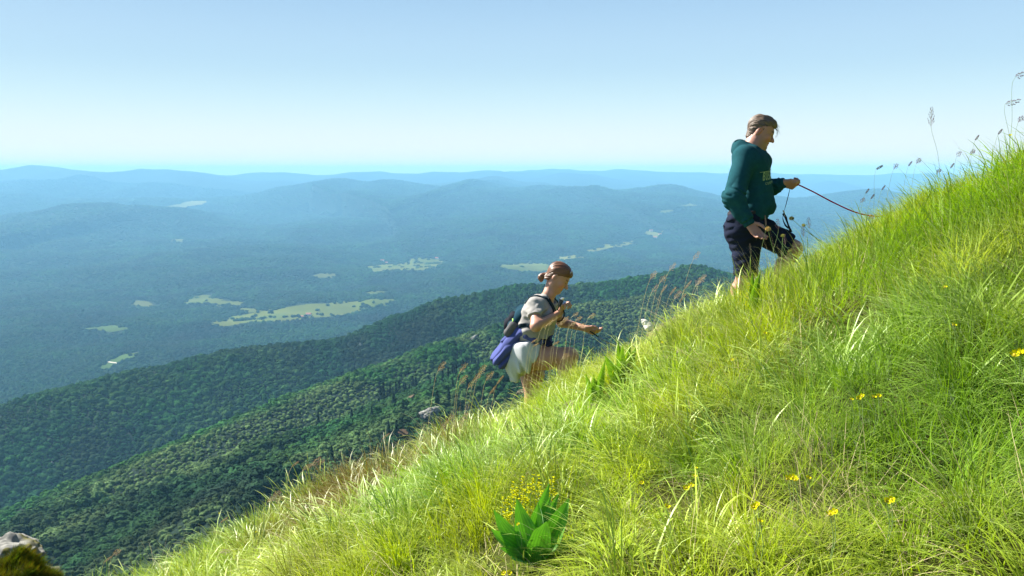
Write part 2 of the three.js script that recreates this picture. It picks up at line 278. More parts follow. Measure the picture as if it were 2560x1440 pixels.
// ------------------------------------------------------------------ the woods
// one crown: a lumpy core and many leaf clumps round it
function crownGeometry(seed, clumps, height, radius, conifer) {
  const R = rng(seed), pos = [], nor = [];
  const tri = (a, b, c, n) => { for (const p of [a, b, c]) { pos.push(p.x, p.y, p.z); nor.push(n.x, n.y, n.z); } };
  const lobes = Array.from({ length: 7 }, () => { const a = R() * 6.283, r = 0.5 * radius * Math.sqrt(R()); return [Math.cos(a) * r, height * (0.42 + 0.3 * R()), Math.sin(a) * r, radius * (0.42 + 0.28 * R())]; });
  const shapeAt = (dir) => { // distance of the crown's skin from its middle along a direction
    if (conifer) return 0;
    let m = 0.3 * radius; const o = height * 0.52;
    for (const [x, y, z, r] of lobes) { const px = x, py = y - o, pz = z, b = dir.x * px + dir.y * py + dir.z * pz, disc = b * b - (px * px + py * py + pz * pz - r * r); if (disc > 0) m = Math.max(m, b + Math.sqrt(disc)); }
    return m;
  };
  const d = V(), n = V(), a = V(), b = V();
  if (!conifer) {
    const core = new THREE.IcosahedronGeometry(1, 2), p = core.attributes.position;
    const P = []; for (let i = 0; i < p.count; i++) { d.set(p.getX(i), p.getY(i), p.getZ(i)).normalize(); const s = shapeAt(d) * 0.9; P.push(V(d.x * s, height * 0.52 + d.y * s * 0.95, d.z * s)); }
    for (let i = 0; i < p.count; i += 3) { n.subVectors(P[i + 1], P[i]).cross(a.subVectors(P[i + 2], P[i])).normalize(); tri(P[i], P[i + 1], P[i + 2], n.clone()); }
  }
  for (let i = 0; i < clumps; i++) {
    const size = (conifer ? 0.34 : 0.36) * radius * (0.5 + 0.8 * R());
    let c;
    if (conifer) { const t = Math.pow(R(), 0.8), ring = 0.12 + 0.88 * (1 - t), ang = R() * 6.283, rr = radius * ring * (0.45 + 0.6 * R()); c = V(Math.cos(ang) * rr, height * (0.06 + 0.94 * t) - rr * 0.25, Math.sin(ang) * rr); d.set(Math.cos(ang), 0.35, Math.sin(ang)).normalize(); }
    else { const u = R() * 2 - 0.8, ang = R() * 6.283; d.set(Math.cos(ang) * Math.sqrt(Math.max(0, 1 - u * u)), u, Math.sin(ang) * Math.sqrt(Math.max(0, 1 - u * u))).normalize(); const s = shapeAt(d) * (0.9 + 0.2 * R()); c = V(d.x * s, height * 0.52 + d.y * s * 0.95, d.z * s); }
    n.set(d.x + (R() - 0.5) * 1.1, d.y + (R() - 0.5) * 1.1 + 0.25, d.z + (R() - 0.5) * 1.1).normalize();
    a.set(R() - 0.5, R() - 0.5, R() - 0.5).cross(n).normalize(); b.crossVectors(n, a);
    const p1 = c.clone().addScaledVector(a, size), p2 = c.clone().addScaledVector(a, -size * 0.5).addScaledVector(b, size * 0.75), p3 = c.clone().addScaledVector(a, -size * 0.5).addScaledVector(b, -size * 0.75);
    tri(p1, p2, p3, n.clone());
  }
  if (conifer) { const cone = new THREE.CylinderGeometry(radius * 0.03, radius * 0.5, height * 0.9, 7, 3).toNonIndexed(), p = cone.attributes.position, q = cone.attributes.normal; for (let i = 0; i < p.count; i++) { pos.push(p.getX(i), p.getY(i) + height * 0.47, p.getZ(i)); nor.push(q.getX(i), q.getY(i), q.getZ(i)); } }
  const g = new THREE.BufferGeometry();
  g.setAttribute('position', new THREE.BufferAttribute(new Float32Array(pos), 3)); g.setAttribute('normal', new THREE.BufferAttribute(new Float32Array(nor), 3));
  return g;
}
const crownMat = cloth(0xffffff);
function wood(name, label, geos, list, parent) { // list: [x, y, z, scale, stretch, color]
  const g = base(name); tag(g, label, null, null, 'stuff');
  const per = geos.map(() => []);
  list.forEach((t, i) => per[i % geos.length].push(t));
  const m = new THREE.Matrix4(), q = new THREE.Quaternion(), up = V(0, 1, 0);
  geos.forEach((geo, k) => {
    const inst = new THREE.InstancedMesh(geo, crownMat, per[k].length); inst.name = 'tree_crowns'; inst.userData.kind = 'stuff'; inst.castShadow = inst.receiveShadow = true;
    per[k].forEach(([x, y, z, s, h, c], i) => { q.setFromAxisAngle(up, (i * 2.399) % 6.283); m.compose(V(x, y, z), q, V(s, h, s)); inst.setMatrixAt(i, m); inst.setColorAt(i, c); });
    g.add(inst);
  });
  return g;
}
// the woods themselves
const broad = [1, 2, 3, 4, 5].map((s) => crownGeometry(s, 150, 10, 4.6, false)), small = [11, 12, 13].map((s) => crownGeometry(s, 46, 10, 5.2, false)), firs = [21, 22].map((s) => crownGeometry(s, 130, 14, 2.7, true));
function treeTint(x, d, R, conifer, scrub = 0) {
  const t = clamp(0.5 + 1.3 * fbm(x / 240, d / 300, 90, 3), 0, 1), s = clamp(0.5 + 1.2 * noise2(x / 60, d / 80, 93), 0, 1), j = 0.65 + 0.7 * R();
  if (conifer) return lin(0.007 * j, 0.021 * j, 0.012 * j);
  return lin(lerp(lerp(0.004, 0.034, t * 0.6 + s * 0.4), 0.098, scrub) * j, lerp(lerp(0.026, 0.100, t), 0.160, scrub) * j, lerp(lerp(0.014, 0.015, t), 0.050, scrub) * j);
}
{
  const R = rng(77), near = [], nearFir = [], far = [];
  const scatter = (d0, d1, step, fn) => { for (let d = d0; d < d1;) { const st = typeof step === 'function' ? step(d) : step; for (let x = -0.80 * d; x < 0.80 * d; x += st) fn(x + (R() - 0.5) * st * 0.9, d + (R() - 0.5) * st * 0.9, st); d += st; } };
  scatter(230, 2650, (d) => 5.2 + d * 0.0008, (x, d, st) => {
    if (x / d > 0.42 && d < 1200) return;
    if (cleared(x, d)) return;
    const y = landAt(x, d);
    const b = crestDistance(RIDGES[1], x, d) + 26 * noise2(x / 60, d / 60, 95), c = crestDistance(RIDGES[2], x, d) + 20 * noise2(x / 40, d / 40, 94);
    // low pale scrub along the middle spur and on the slope under the meadow, dark conifers in the lee of the spur
    const scrub = Math.max(smooth(95, 35, Math.abs(b + 35)) * smooth(-0.6, 0.0, noise2(x / 110, d / 110, 96)), 0.8 * smooth(60, 0, c) * smooth(-0.2, 0.4, noise2(x / 70, d / 70, 99)));
    const fir = (noise2(x / 70 + 4, d / 70, 97) + 0.5 * smooth(60, 30, Math.abs(b + 135)) + 0.3 * smooth(50, 20, Math.abs(crestDistance(RIDGES[0], x, d) + 30)) > 0.8 && R() < 0.4) && scrub < 0.4;
    const s = (0.5 + 0.3 * R() + 0.95 * R() ** 4) * (1 + 0.3 * noise2(x / 45, d / 45, 98)) * st / 6.2 * lerp(1, 0.6, scrub);
    if (fir) nearFir.push([x, y - 1, -d, s * 1.05, s * (0.9 + 0.5 * R()), treeTint(x, d, R, true)]);
    else near.push([x, y - 2.4 * s, -d, s, s * (0.62 + 0.36 * R()), treeTint(x, d, R, false, scrub)]);
  });
  scatter(2650, 9000, (d) => 13 + (d - 2650) * 0.0042, (x, d, st) => {
    const wx = 0.012 * d * fbm(x / 130, d / 150, 105, 3), wd = 0.035 * d * fbm(x / 140 + 7, d / 190, 106, 3); // ragged wood edges, hedges and copses
    if (cleared(x + wx, d + wd)) { if (R() > 0.012 + 0.3 * smooth(0.35, 0.6, noise2(x / 120, d / 90, 101)) + 0.4 * smooth(0.035, 0.015, Math.abs(noise2(x / 330, d / 420, 103)))) return; }
    const s = (0.75 + 0.5 * R()) * st / 8.5;
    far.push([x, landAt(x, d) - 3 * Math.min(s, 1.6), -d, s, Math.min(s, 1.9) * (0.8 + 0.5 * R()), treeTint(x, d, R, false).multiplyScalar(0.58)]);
  });
  scatter(9000, 17500, (d) => 42 + (d - 9000) * 0.0036, (x, d, st) => {
    if (cleared(x, d)) return;
    const s = (0.8 + 0.5 * R()) * st / 9;
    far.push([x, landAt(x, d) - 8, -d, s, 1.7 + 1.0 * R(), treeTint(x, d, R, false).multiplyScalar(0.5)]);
  });
  wood('forest', 'dark green wood covering the near ridges and ravines below the meadow', broad, near);
  wood('fir_forest', 'darker pointed conifers scattered through the near woods', firs, nearFir);
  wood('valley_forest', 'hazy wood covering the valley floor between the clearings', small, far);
  console.log('trees', near.length, nearFir.length, far.length);
}
const KEEP_OUT = []; // [x, D, radius, height share left] where other plants, people or stones stand
KEEP_OUT.push([0.34, 4.55, 0.42, 0.6]);
function standOn(foot, sole) { // a rise of the ground under a raised foot, and less grass there
  const x = foot.x, D = -foot.z, gap = foot.y - sole - hillHeight(x, D);
  if (gap > 0.01) MOUNDS.push([x, D, gap, 0.26]);
  KEEP_OUT.push([x, D, 0.13]);
}
// ------------------------------------------------------------------ shaping bodies: distance fields meshed with surface nets
const sminf = (a, b, k) => { const h = Math.max(k - Math.abs(a - b), 0) / k; return Math.min(a, b) - h * h * k * 0.25; };
const smaxf = (a, b, k) => -sminf(-a, -b, k);
// a tapered capsule between two joints
function cap(a, b, ra, rb = ra) {
  const bx = b.x - a.x, by = b.y - a.y, bz = b.z - a.z, bb = bx * bx + by * by + bz * bz || 1e-9;
  return (x, y, z) => { const px = x - a.x, py = y - a.y, pz = z - a.z, h = Math.min(1, Math.max(0, (px * bx + py * by + pz * bz) / bb)), dx = px - bx * h, dy = py - by * h, dz = pz - bz * h; return Math.sqrt(dx * dx + dy * dy + dz * dz) - (ra + (rb - ra) * h); };
}
// an ellipsoid, turned by a frame of three axes
function ell(c, r, F) {
  return (x, y, z) => {
    let px = x - c.x, py = y - c.y, pz = z - c.z;
    if (F) { const qx = px * F[0].x + py * F[0].y + pz * F[0].z, qy = px * F[1].x + py * F[1].y + pz * F[1].z, qz = px * F[2].x + py * F[2].y + pz * F[2].z; px = qx; py = qy; pz = qz; }
    const k0 = Math.hypot(px / r[0], py / r[1], pz / r[2]), k1 = Math.hypot(px / r[0] / r[0], py / r[1] / r[1], pz / r[2] / r[2]);
    return k1 < 1e-9 ? -Math.min(...r) : k0 * (k0 - 1) / k1;
  };
}
const blend = (k, ...fs) => (x, y, z) => { let d = fs[0](x, y, z); for (let i = 1; i < fs.length; i++) d = sminf(d, fs[i](x, y, z), k); return d; };
const chain = (k, pts, rs) => blend(k, ...pts.slice(1).map((p, i) => cap(pts[i], p, rs[i], rs[i + 1])));
const cut = (f, p, n, k = 0.004) => (x, y, z) => smaxf(f(x, y, z), (x - p.x) * n.x + (y - p.y) * n.y + (z - p.z) * n.z, k); // keeps what lies behind the plane
const less = (f, g, k = 0.006) => (x, y, z) => smaxf(f(x, y, z), -g(x, y, z), k);
const bumpy = (f, amp) => (x, y, z) => { const d = f(x, y, z); return Math.abs(d) > 0.06 ? d : d + amp(x, y, z); };
function meshField(f, lo, hi, cell, project = 2) {
  const nx = Math.ceil((hi.x - lo.x) / cell) + 1, ny = Math.ceil((hi.y - lo.y) / cell) + 1, nz = Math.ceil((hi.z - lo.z) / cell) + 1, v = new Float32Array(nx * ny * nz), B = 5;
  for (let bz = 0; bz < nz; bz += B) for (let by = 0; by < ny; by += B) for (let bx = 0; bx < nx; bx += B) {
    const c = f(lo.x + (bx + B / 2) * cell, lo.y + (by + B / 2) * cell, lo.z + (bz + B / 2) * cell), far = Math.abs(c) > B * cell * 1.5 + 0.012;
    for (let k = bz; k < Math.min(nz, bz + B); k++) for (let j = by; j < Math.min(ny, by + B); j++) for (let i = bx; i < Math.min(nx, bx + B); i++)
      v[(k * ny + j) * nx + i] = far ? c : f(lo.x + i * cell, lo.y + j * cell, lo.z + k * cell);
  }
  const at_ = new Int32Array(nx * ny * nz).fill(-1), pos = [], idx = [], e = cell * 0.35;
  for (let k = 0; k < nz - 1; k++) for (let j = 0; j < ny - 1; j++) for (let i = 0; i < nx - 1; i++) {
    let mask = 0, sx = 0, sy = 0, sz = 0, n = 0; const g = [];
    for (let q = 0; q < 8; q++) { const w = v[((k + (q >> 2)) * ny + j + ((q >> 1) & 1)) * nx + i + (q & 1)]; g.push(w); if (w < 0) mask |= 1 << q; }
    if (mask === 0 || mask === 255) continue;
    for (let a = 0; a < 8; a++) for (const bit of [1, 2, 4]) { const b = a | bit; if (b === a || (g[a] < 0) === (g[b] < 0)) continue; const t = g[a] / (g[a] - g[b]); sx += (a & 1) + (bit === 1 ? t : 0); sy += ((a >> 1) & 1) + (bit === 2 ? t : 0); sz += (a >> 2) + (bit === 4 ? t : 0); n++; }
    at_[(k * ny + j) * nx + i] = pos.length / 3;
    pos.push(lo.x + (i + sx / n) * cell, lo.y + (j + sy / n) * cell, lo.z + (k + sz / n) * cell);
  }
  for (let k = 1; k < nz - 1; k++) for (let j = 1; j < ny - 1; j++) for (let i = 1; i < nx - 1; i++) {
    const a = v[(k * ny + j) * nx + i] < 0, c = (x, y, z) => at_[(z * ny + y) * nx + x];
    const quad = (p, q, r, s, flip) => { if (p < 0 || q < 0 || r < 0 || s < 0) return; if (flip) idx.push(p, r, q, p, s, r); else idx.push(p, q, r, p, r, s); };
    if (a !== v[(k * ny + j) * nx + i + 1] < 0) quad(c(i, j - 1, k - 1), c(i, j, k - 1), c(i, j, k), c(i, j - 1, k), !a);
    if (a !== v[(k * ny + j + 1) * nx + i] < 0) quad(c(i - 1, j, k - 1), c(i - 1, j, k), c(i, j, k), c(i, j, k - 1), !a);
    if (a !== v[((k + 1) * ny + j) * nx + i] < 0) quad(c(i - 1, j - 1, k), c(i, j - 1, k), c(i, j, k), c(i - 1, j, k), !a);
  }
  const nor = new Float32Array(pos.length);
  for (let q = 0; q < pos.length; q += 3) {
    let gx, gy, gz, l;
    for (let r = 0; r <= project; r++) {
      const x = pos[q], y = pos[q + 1], z = pos[q + 2];
      gx = f(x + e, y, z) - f(x - e, y, z); gy = f(x, y + e, z) - f(x, y - e, z); gz = f(x, y, z + e) - f(x, y, z - e); l = Math.hypot(gx, gy, gz) || 1;
      if (r === project) break;
      const d = clamp(f(x, y, z) / (l / (2 * e)), -cell * 0.5, cell * 0.5); pos[q] -= gx / l * d; pos[q + 1] -= gy / l * d; pos[q + 2] -= gz / l * d;
    }
    nor[q] = gx / l; nor[q + 1] = gy / l; nor[q + 2] = gz / l;
  }
  const geo = new THREE.BufferGeometry();
  geo.setAttribute('position', new THREE.BufferAttribute(new Float32Array(pos), 3)); geo.setAttribute('normal', new THREE.BufferAttribute(nor, 3)); geo.setIndex(idx);
  return geo;
}
const boxOf = (pts, r) => { const b = new THREE.Box3().setFromPoints(pts); b.min.addScalar(-r); b.max.addScalar(r); return [b.min, b.max]; };
function tinted(geo, fn) { const p = geo.attributes.position, c = new Float32Array(p.count * 3); for (let i = 0; i < p.count; i++) c.set(fn(p.getX(i), p.getY(i), p.getZ(i)), i * 3); geo.setAttribute('color', new THREE.BufferAttribute(c, 3)); return geo; }
// a right-handed frame [forward, up, side] from a forward and an up hint
function frame(fwd, upHint) { const f = fwd.clone().normalize(), s = V().crossVectors(f, upHint).normalize(), u = V().crossVectors(s, f).normalize(); return [f, u, s]; }
const local = (o, F, k, f) => (x, y, z) => { x = (x - o.x) / k; y = (y - o.y) / k; z = (z - o.z) / k; return k * f(x * F[0].x + y * F[0].y + z * F[0].z, x * F[1].x + y * F[1].y + z * F[1].z, x * F[2].x + y * F[2].y + z * F[2].z); };
const toWorld = (o, F, k, p) => o.clone().addScaledVector(F[0], p.x * k).addScaledVector(F[1], p.y * k).addScaledVector(F[2], p.z * k);

// a head in its own axes: x forward, y up, z sideways, in metres; man = heavier jaw and brow
function headField(man, smile = 0.004) {
  const j = man ? 1 : 0, skull = blend(0.03, ell(V(-0.016, 0.045, 0), [0.094, 0.086, 0.075]), ell(V(0.022, 0.03, 0), [0.068, 0.078, 0.066]));
  let f = blend(0.035, skull, ell(V(0.028, -0.035, 0), [0.062, 0.078, 0.056]), cap(V(-0.005, -0.058, 0.046), V(0.064, -0.094 - 0.004 * j, 0.012), 0.020, 0.017), cap(V(-0.005, -0.058, -0.046), V(0.064, -0.094 - 0.004 * j, -0.012), 0.020, 0.017));
  f = blend(0.02, f, cap(V(0.078, 0.028, -0.034), V(0.078, 0.028, 0.034), 0.013 + 0.003 * j), ell(V(0.058, -0.024, 0.037), [0.03, 0.026, 0.026]), ell(V(0.058, -0.024, -0.037), [0.03, 0.026, 0.026]), ell(V(0.074, -0.096, 0), [0.021, 0.019, 0.021]));
  const sock = blend(0.004, ell(V(0.098, 0.006, 0.031), [0.018, 0.013, 0.018]), ell(V(0.098, 0.006, -0.031), [0.018, 0.013, 0.018]));
  f = less(f, sock, 0.014);
  f = blend(0.010, f, chain(0.01, [V(0.088, 0.016, 0), V(0.108, -0.016, 0), V(0.116, -0.026, 0)], [0.0085, 0.0105, 0.0125]), ell(V(0.098, -0.031, 0.013), [0.011, 0.009, 0.008]), ell(V(0.098, -0.031, -0.013), [0.011, 0.009, 0.008]));
  f = blend(0.006, f, ell(V(0.076, 0.005, 0.031), [0.012, 0.011, 0.012]), ell(V(0.076, 0.005, -0.031), [0.012, 0.011, 0.012]), cap(V(0.090, -0.0545, 0.0), V(0.078, -0.054 + smile, 0.021), 0.0065, 0.004), cap(V(0.090, -0.0545, 0.0), V(0.078, -0.054 + smile, -0.021), 0.0065, 0.004), cap(V(0.087, -0.068, 0), V(0.076, -0.060 + smile, 0.020), 0.0075, 0.004), cap(V(0.087, -0.068, 0), V(0.076, -0.060 + smile, -0.020), 0.0075, 0.004));
  f = less(f, blend(0.002, cap(V(0.098, -0.061, 0), V(0.078, -0.058 + smile * 1.6, 0.025), 0.0022), cap(V(0.098, -0.061, 0), V(0.078, -0.058 + smile * 1.6, -0.025), 0.0022)), 0.004);
  for (const s of [1, -1]) {
    const E = frame(V(0.94, -0.18, 0.30 * s), V(0.18, 1, 0));
    f = blend(0.008, f, less(ell(V(-0.026, 0.0, 0.077 * s), [0.019, 0.032, 0.010], E), ell(V(-0.018, 0.004, 0.086 * s), [0.009, 0.018, 0.008], E), 0.004));
  }
  return f;
}
// a hand: wrist w, direction of the fingers d, side of the thumb t; bends in radians for the four fingers and the thumb
function handField(w, d, t, bends, thumb, k = 1) {
  const e1 = d.clone().normalize(), e3 = V().crossVectors(e1, t).normalize(), e2 = V().crossVectors(e3, e1).normalize(); // e3: the way the fingers curl is -e3 * curl sign
  const P = (a, b, c) => w.clone().addScaledVector(e1, a * k).addScaledVector(e2, b * k).addScaledVector(e3, c * k), fs = [], pts = [];
  const lat = [0.028, 0.010, -0.009, -0.026], len = [[0.043, 0.026, 0.021], [0.048, 0.030, 0.022], [0.044, 0.028, 0.022], [0.035, 0.021, 0.019]], reach = [0.088, 0.092, 0.087, 0.078];
  const palm = blend(0.016, ...lat.map((l, i) => cap(P(0.006, l * 0.62, 0), P(reach[i], l, 0.002), 0.016 * k, 0.0115 * k)));
  lat.forEach((l, i) => {
    let p = P(reach[i], l, 0.002), a = 0; const joints = [p]; pts.push(p);
    len[i].forEach((s, n) => { a += bends[i] * [0.75, 1.1, 0.7][n]; p = p.clone().addScaledVector(e1, Math.cos(a) * s * k).addScaledVector(e3, Math.sin(a) * s * k).addScaledVector(e2, l * 0.12 * s / 0.03 * k * 0.3); joints.push(p); pts.push(p); });
    fs.push(chain(0.004, joints, [0.0098 * k, 0.0090 * k, 0.0082 * k, 0.0068 * k]));
  });
  const tb = [P(0.018, 0.026, 0.004), P(0.050, 0.044 + 0.012 * thumb[0], 0.012 + 0.014 * thumb[1]), P(0.080, 0.048 + 0.018 * thumb[0], 0.020 + 0.034 * thumb[1]), P(0.104, 0.044 + 0.022 * thumb[0], 0.024 + 0.046 * thumb[1])];
  pts.push(...tb, w);
  const f = blend(0.007, palm, blend(0.012, chain(0.006, tb, [0.014 * k, 0.0125 * k, 0.0105 * k, 0.0078 * k])), ...fs);
  return [f, pts];
}
const skinTone = lin(0.46, 0.235, 0.155), skinMat = new THREE.MeshPhysicalMaterial({ color: 0xffffff, vertexColors: true, roughness: 0.5, side: THREE.DoubleSide, sheen: 0.2, sheenColor: lin(0.5, 0.25, 0.18) });
// ------------------------------------------------------------------ the man in the dark hooded sweatshirt
const ZM = 6.12;
const M = (px, py, dz = 0) => at(px, py, ZM + dz);
{
  const man = base('person', M(1850, 800)); const O = man.position.clone();
  tag(man, 'man in dark teal hooded sweatshirt and navy shorts climbing right, holding a red leash', 'person');
  const F = frame(V(0.93, 0, 0.30), V(0, 1, 0)), side = F[2], L = (p, f, u, s) => p.clone().addScaledVector(F[0], f).addScaledVector(F[1], u).addScaledVector(side, s); // side: towards his right (the camera)
  const put = (geo) => geo.translate(-O.x, -O.y, -O.z);
  // joints
  const pelvis = M(1866, 560), chest = M(1881, 425), neck0 = M(1884, 372), headAt = M(1901, 332);
  const HF = frame(V(0.93, -0.39, 0.16), V(0.39, 0.93, 0)), HK = 0.97;
  const shR = L(M(1868, 392), -0.01, 0, 0.165), shL = L(M(1886, 392), 0.01, 0, -0.165);
  const elR = M(1834, 497, -0.27), wrR = M(1872, 558, -0.30);
  const elL = M(1900, 478, 0.16), wrL = M(1957, 458, 0.02);
  const hipR = L(pelvis, 0, -0.01, 0.085), hipL = L(pelvis, 0.01, -0.01, -0.085);
  const knR = M(1864, 690, -0.05), anR = M(1836, 806, 0.02), toeR = M(1880, 812, -0.02);
  const knL = M(1984, 622, 0.02), anL = M(1924, 738, 0.10), toeL = M(1970, 730, 0.10);
  // skin: one continuous body
  const head = local(headAt, HF, HK, headField(true, 0.008));
  const neck = chain(0.03, [L(neck0, -0.03, -0.05, 0), L(neck0, 0.0, 0.03, 0), toWorld(headAt, HF, HK, V(-0.02, -0.03, 0))], [0.068, 0.062, 0.060]);
  const torso = blend(0.08, cap(shR, shL, 0.07), cap(L(chest, 0, 0.03, 0.08), L(chest, 0, 0.03, -0.08), 0.105), cap(L(chest, 0.02, -0.16, 0.05), L(chest, 0.02, -0.16, -0.05), 0.12), cap(hipR, hipL, 0.11));
  const arms = blend(0.03, chain(0.03, [shR, elR, wrR], [0.052, 0.043, 0.031]), chain(0.03, [shL, elL, wrL], [0.052, 0.043, 0.031]));
  const legs = blend(0.03, chain(0.05, [hipR, knR, L(knR.clone().lerp(anR, 0.3), -0.02, 0, 0), anR], [0.085, 0.058, 0.056, 0.037]), chain(0.05, [hipL, knL, L(knL.clone().lerp(anL, 0.3), -0.015, -0.01, 0), anL], [0.085, 0.060, 0.056, 0.037]),
    chain(0.03, [L(anR, -0.03, -0.045, 0), L(anR, 0.02, -0.03, 0), toeR], [0.034, 0.036, 0.024]), chain(0.03, [L(anL, -0.03, -0.045, 0), L(anL, 0.02, -0.03, 0), toeL], [0.034, 0.036, 0.024]));
  const body = blend(0.035, torso, arms, legs, neck);
  const skinAt = (x, y, z) => {
    const px = (x - headAt.x) / HK, py = (y - headAt.y) / HK, pz = (z - headAt.z) / HK, hx = px * HF[0].x + py * HF[0].y + pz * HF[0].z, hy = px * HF[1].x + py * HF[1].y + pz * HF[1].z, hz = px * HF[2].x + py * HF[2].y + pz * HF[2].z;
    let c = [0.33, 0.155, 0.105]; const n = 1 + 0.10 * noise3(x * 40, y * 40, z * 40), t = (q, k) => { for (let i = 0; i < 3; i++) c[i] = lerp(c[i], q[i], k); };
    if (Math.hypot(hx, hy, hz) < 0.17) {
      t([0.42, 0.14, 0.09], 0.6 * smooth(0.045, 0.02, Math.hypot(hx - 0.075, hy + 0.028, Math.abs(hz) - 0.04)) + 0.5 * smooth(0.03, 0.015, Math.hypot(hx - 0.115, hy + 0.028, hz)) + 0.6 * smooth(0.03, 0.02, Math.hypot(hx + 0.012, hy, Math.abs(hz) - 0.085)));
      t([0.22, 0.13, 0.10], 0.45 * smooth(-0.045, -0.075, hy) * smooth(0.0, 0.03, hx)); // shaved beard
      t([0.10, 0.055, 0.035], smooth(0.010, 0.004, Math.abs(hy - 0.030 - 0.15 * (Math.abs(hz) - 0.03))) * smooth(0.065, 0.075, hx) * smooth(0.012, 0.018, Math.abs(hz))); // brows
      t([0.42, 0.12, 0.10], smooth(0.012, 0.006, Math.hypot(hy + 0.061, (hx - 0.088) * 0.6)) * smooth(0.03, 0.02, Math.abs(hz)));
      if (Math.hypot(hx - 0.084, hy - 0.004, Math.abs(hz) - 0.031) < 0.011) t([0.04, 0.03, 0.03], 0.9 * smooth(0.008, 0.005, Math.abs(hy - 0.003)));
    }
    return c.map((v) => v * n);
  };
  const whole = blend(0.03, body, head);
  const [hR, hRp] = handField(wrR, M(1899, 592, -0.34).sub(wrR), V(0.6, 0.55, -0.2), [0.30, 0.34, 0.4, 0.45], [0.2, 0.6], 1.0);
  const [hL, hLp] = handField(wrL, V(0.92, -0.18, 0.16), V(0.25, 0.8, 0.55), [1.15, 1.2, 1.25, 1.3].map((v) => -v), [-0.6, -0.9], 1.0);
  const bodyGeo = mergeGeometries([
    meshField(whole, ...boxOf([headAt, shR, shL, elR, elL, wrR, wrL, pelvis, knR, knL, anR, anL, toeR, toeL], 0.16), 0.011),
    meshField(blend(0.01, hR, cap(elR.clone().lerp(wrR, 0.8), wrR, 0.034, 0.0285)), ...boxOf(hRp, 0.03), 0.0034), meshField(blend(0.01, hL, cap(elL.clone().lerp(wrL, 0.8), wrL, 0.034, 0.0285)), ...boxOf(hLp, 0.03), 0.0034),
    meshField(head, ...boxOf([toWorld(headAt, HF, HK, V(0, 0, 0))], 0.155), 0.0032)]);
  part('body', put(tinted(bodyGeo, skinAt)), skinMat, man);
  // hair: short, greying brown, longer on top, combed by the wind
  const hairF = local(headAt, HF, HK, (x, y, z) => {
    const top = ell(V(-0.014, 0.050, 0), [0.104, 0.094, 0.083]), front = ell(V(0.035, 0.085, 0), [0.064, 0.050, 0.060]);
    let d = sminf(sminf(top(x, y, z), front(x, y, z), 0.03), cap(V(-0.040, 0.03, 0), V(-0.044, -0.066, 0), 0.068, 0.052)(x, y, z), 0.02);
    const line = x > -0.01 ? 0.042 + (x + 0.01) * 0.36 : x > -0.05 ? 0.042 + (x + 0.01) * 2.0 : -0.075 - (x + 0.05) * 0.2; // the hairline
    const edge = line - y + 0.006 * noise3(x * 120, y * 120, z * 120);
    const burn = ell(V(0.004, 0.020, 0), [0.012, 0.040, 0.081])(x, y, z);
    d = smaxf(d, Math.min(edge * 0.75, burn), 0.006);
    const a = Math.atan2(z, y + 0.01) * 11; return d + 0.0035 * noise3(a, x * 22, 3) + 0.0022 * noise3(a * 2.7, x * 40, 7) + 0.004 * smooth(0.06, 0.1, y) * noise3(a * 0.7, x * 30, 11);
  });
  const hairGeo = meshField(hairF, ...boxOf([headAt], 0.175), 0.0036, 1), locks = [];
  const R = rng(8);
  for (let i = 0; i < 70; i++) { // loose strands
    const a = (R() - 0.5) * 1.5, u = R(), st = V(-0.10 + 0.18 * u, 0.125 - 0.9 * (u - 0.45) ** 2 * 0.2, Math.sin(a) * 0.07), fr = u > 0.72 ? 1 : 0.35;
    st.y -= (1 - Math.cos(a)) * 0.06; const l = (0.02 + 0.035 * R()) * (0.5 + fr);
    const p = [st, st.clone().add(V(l * 0.5, 0.012 * R() + 0.004, (R() - 0.5) * 0.01)), st.clone().add(V(l, -0.004 - 0.03 * R() * fr, (R() - 0.5) * 0.02))].map((q) => toWorld(headAt, HF, HK, q));
    locks.push(tube(p, 0.0016, 0.0005, 4, 3));
  }
  { const s = [V(0.082, 0.075, 0.02), V(0.112, 0.055, 0.02), V(0.122, 0.02, 0.02), V(0.112, -0.002, 0.02)].map((q) => toWorld(headAt, HF, HK, q)); for (let k = 0; k < 4; k++) locks.push(tube(s.map((q, i) => q.clone().add(V((R() - 0.5) * 0.01 * i, (R() - 0.5) * 0.01 * i, (R() - 0.5) * 0.01))), 0.0014, 0.0005, 8, 3)); }
  const hairCol = (x, y, z) => { const px = x - headAt.x, py = y - headAt.y, pz = z - headAt.z, a = Math.atan2(px * HF[2].x + py * HF[2].y + pz * HF[2].z, px * HF[1].x + py * HF[1].y + pz * HF[1].z + 0.01) * 26, n = clamp(0.5 + 0.75 * noise3(a, (px * HF[0].x + py * HF[0].y) * 26, 5), 0, 1); return [lerp(0.050, 0.125, n), lerp(0.031, 0.078, n), lerp(0.019, 0.046, n)]; };
  part('hair', put(tinted(mergeGeometries([hairGeo, ...locks.map((g) => { const q = g.clone(); q.deleteAttribute('uv'); return q; })]), hairCol)), std(0xffffff, 0.55, { vertexColors: true }), man);
  // sweatshirt
  const fold = (x, y, z) => 0.006 * noise3(x * 7 + y * 5, y * 9 - x * 4, z * 7) + 0.0022 * noise3(x * 20 - y * 9, y * 26 + x * 12, z * 20) + 0.009 * (0.25 - Math.abs(noise3(x * 5 + y * 6 + 2, y * 13 - x * 8, z * 6)));
  const hemP = M(1872, 545), hemN = V(0.20, -1, 0).normalize();
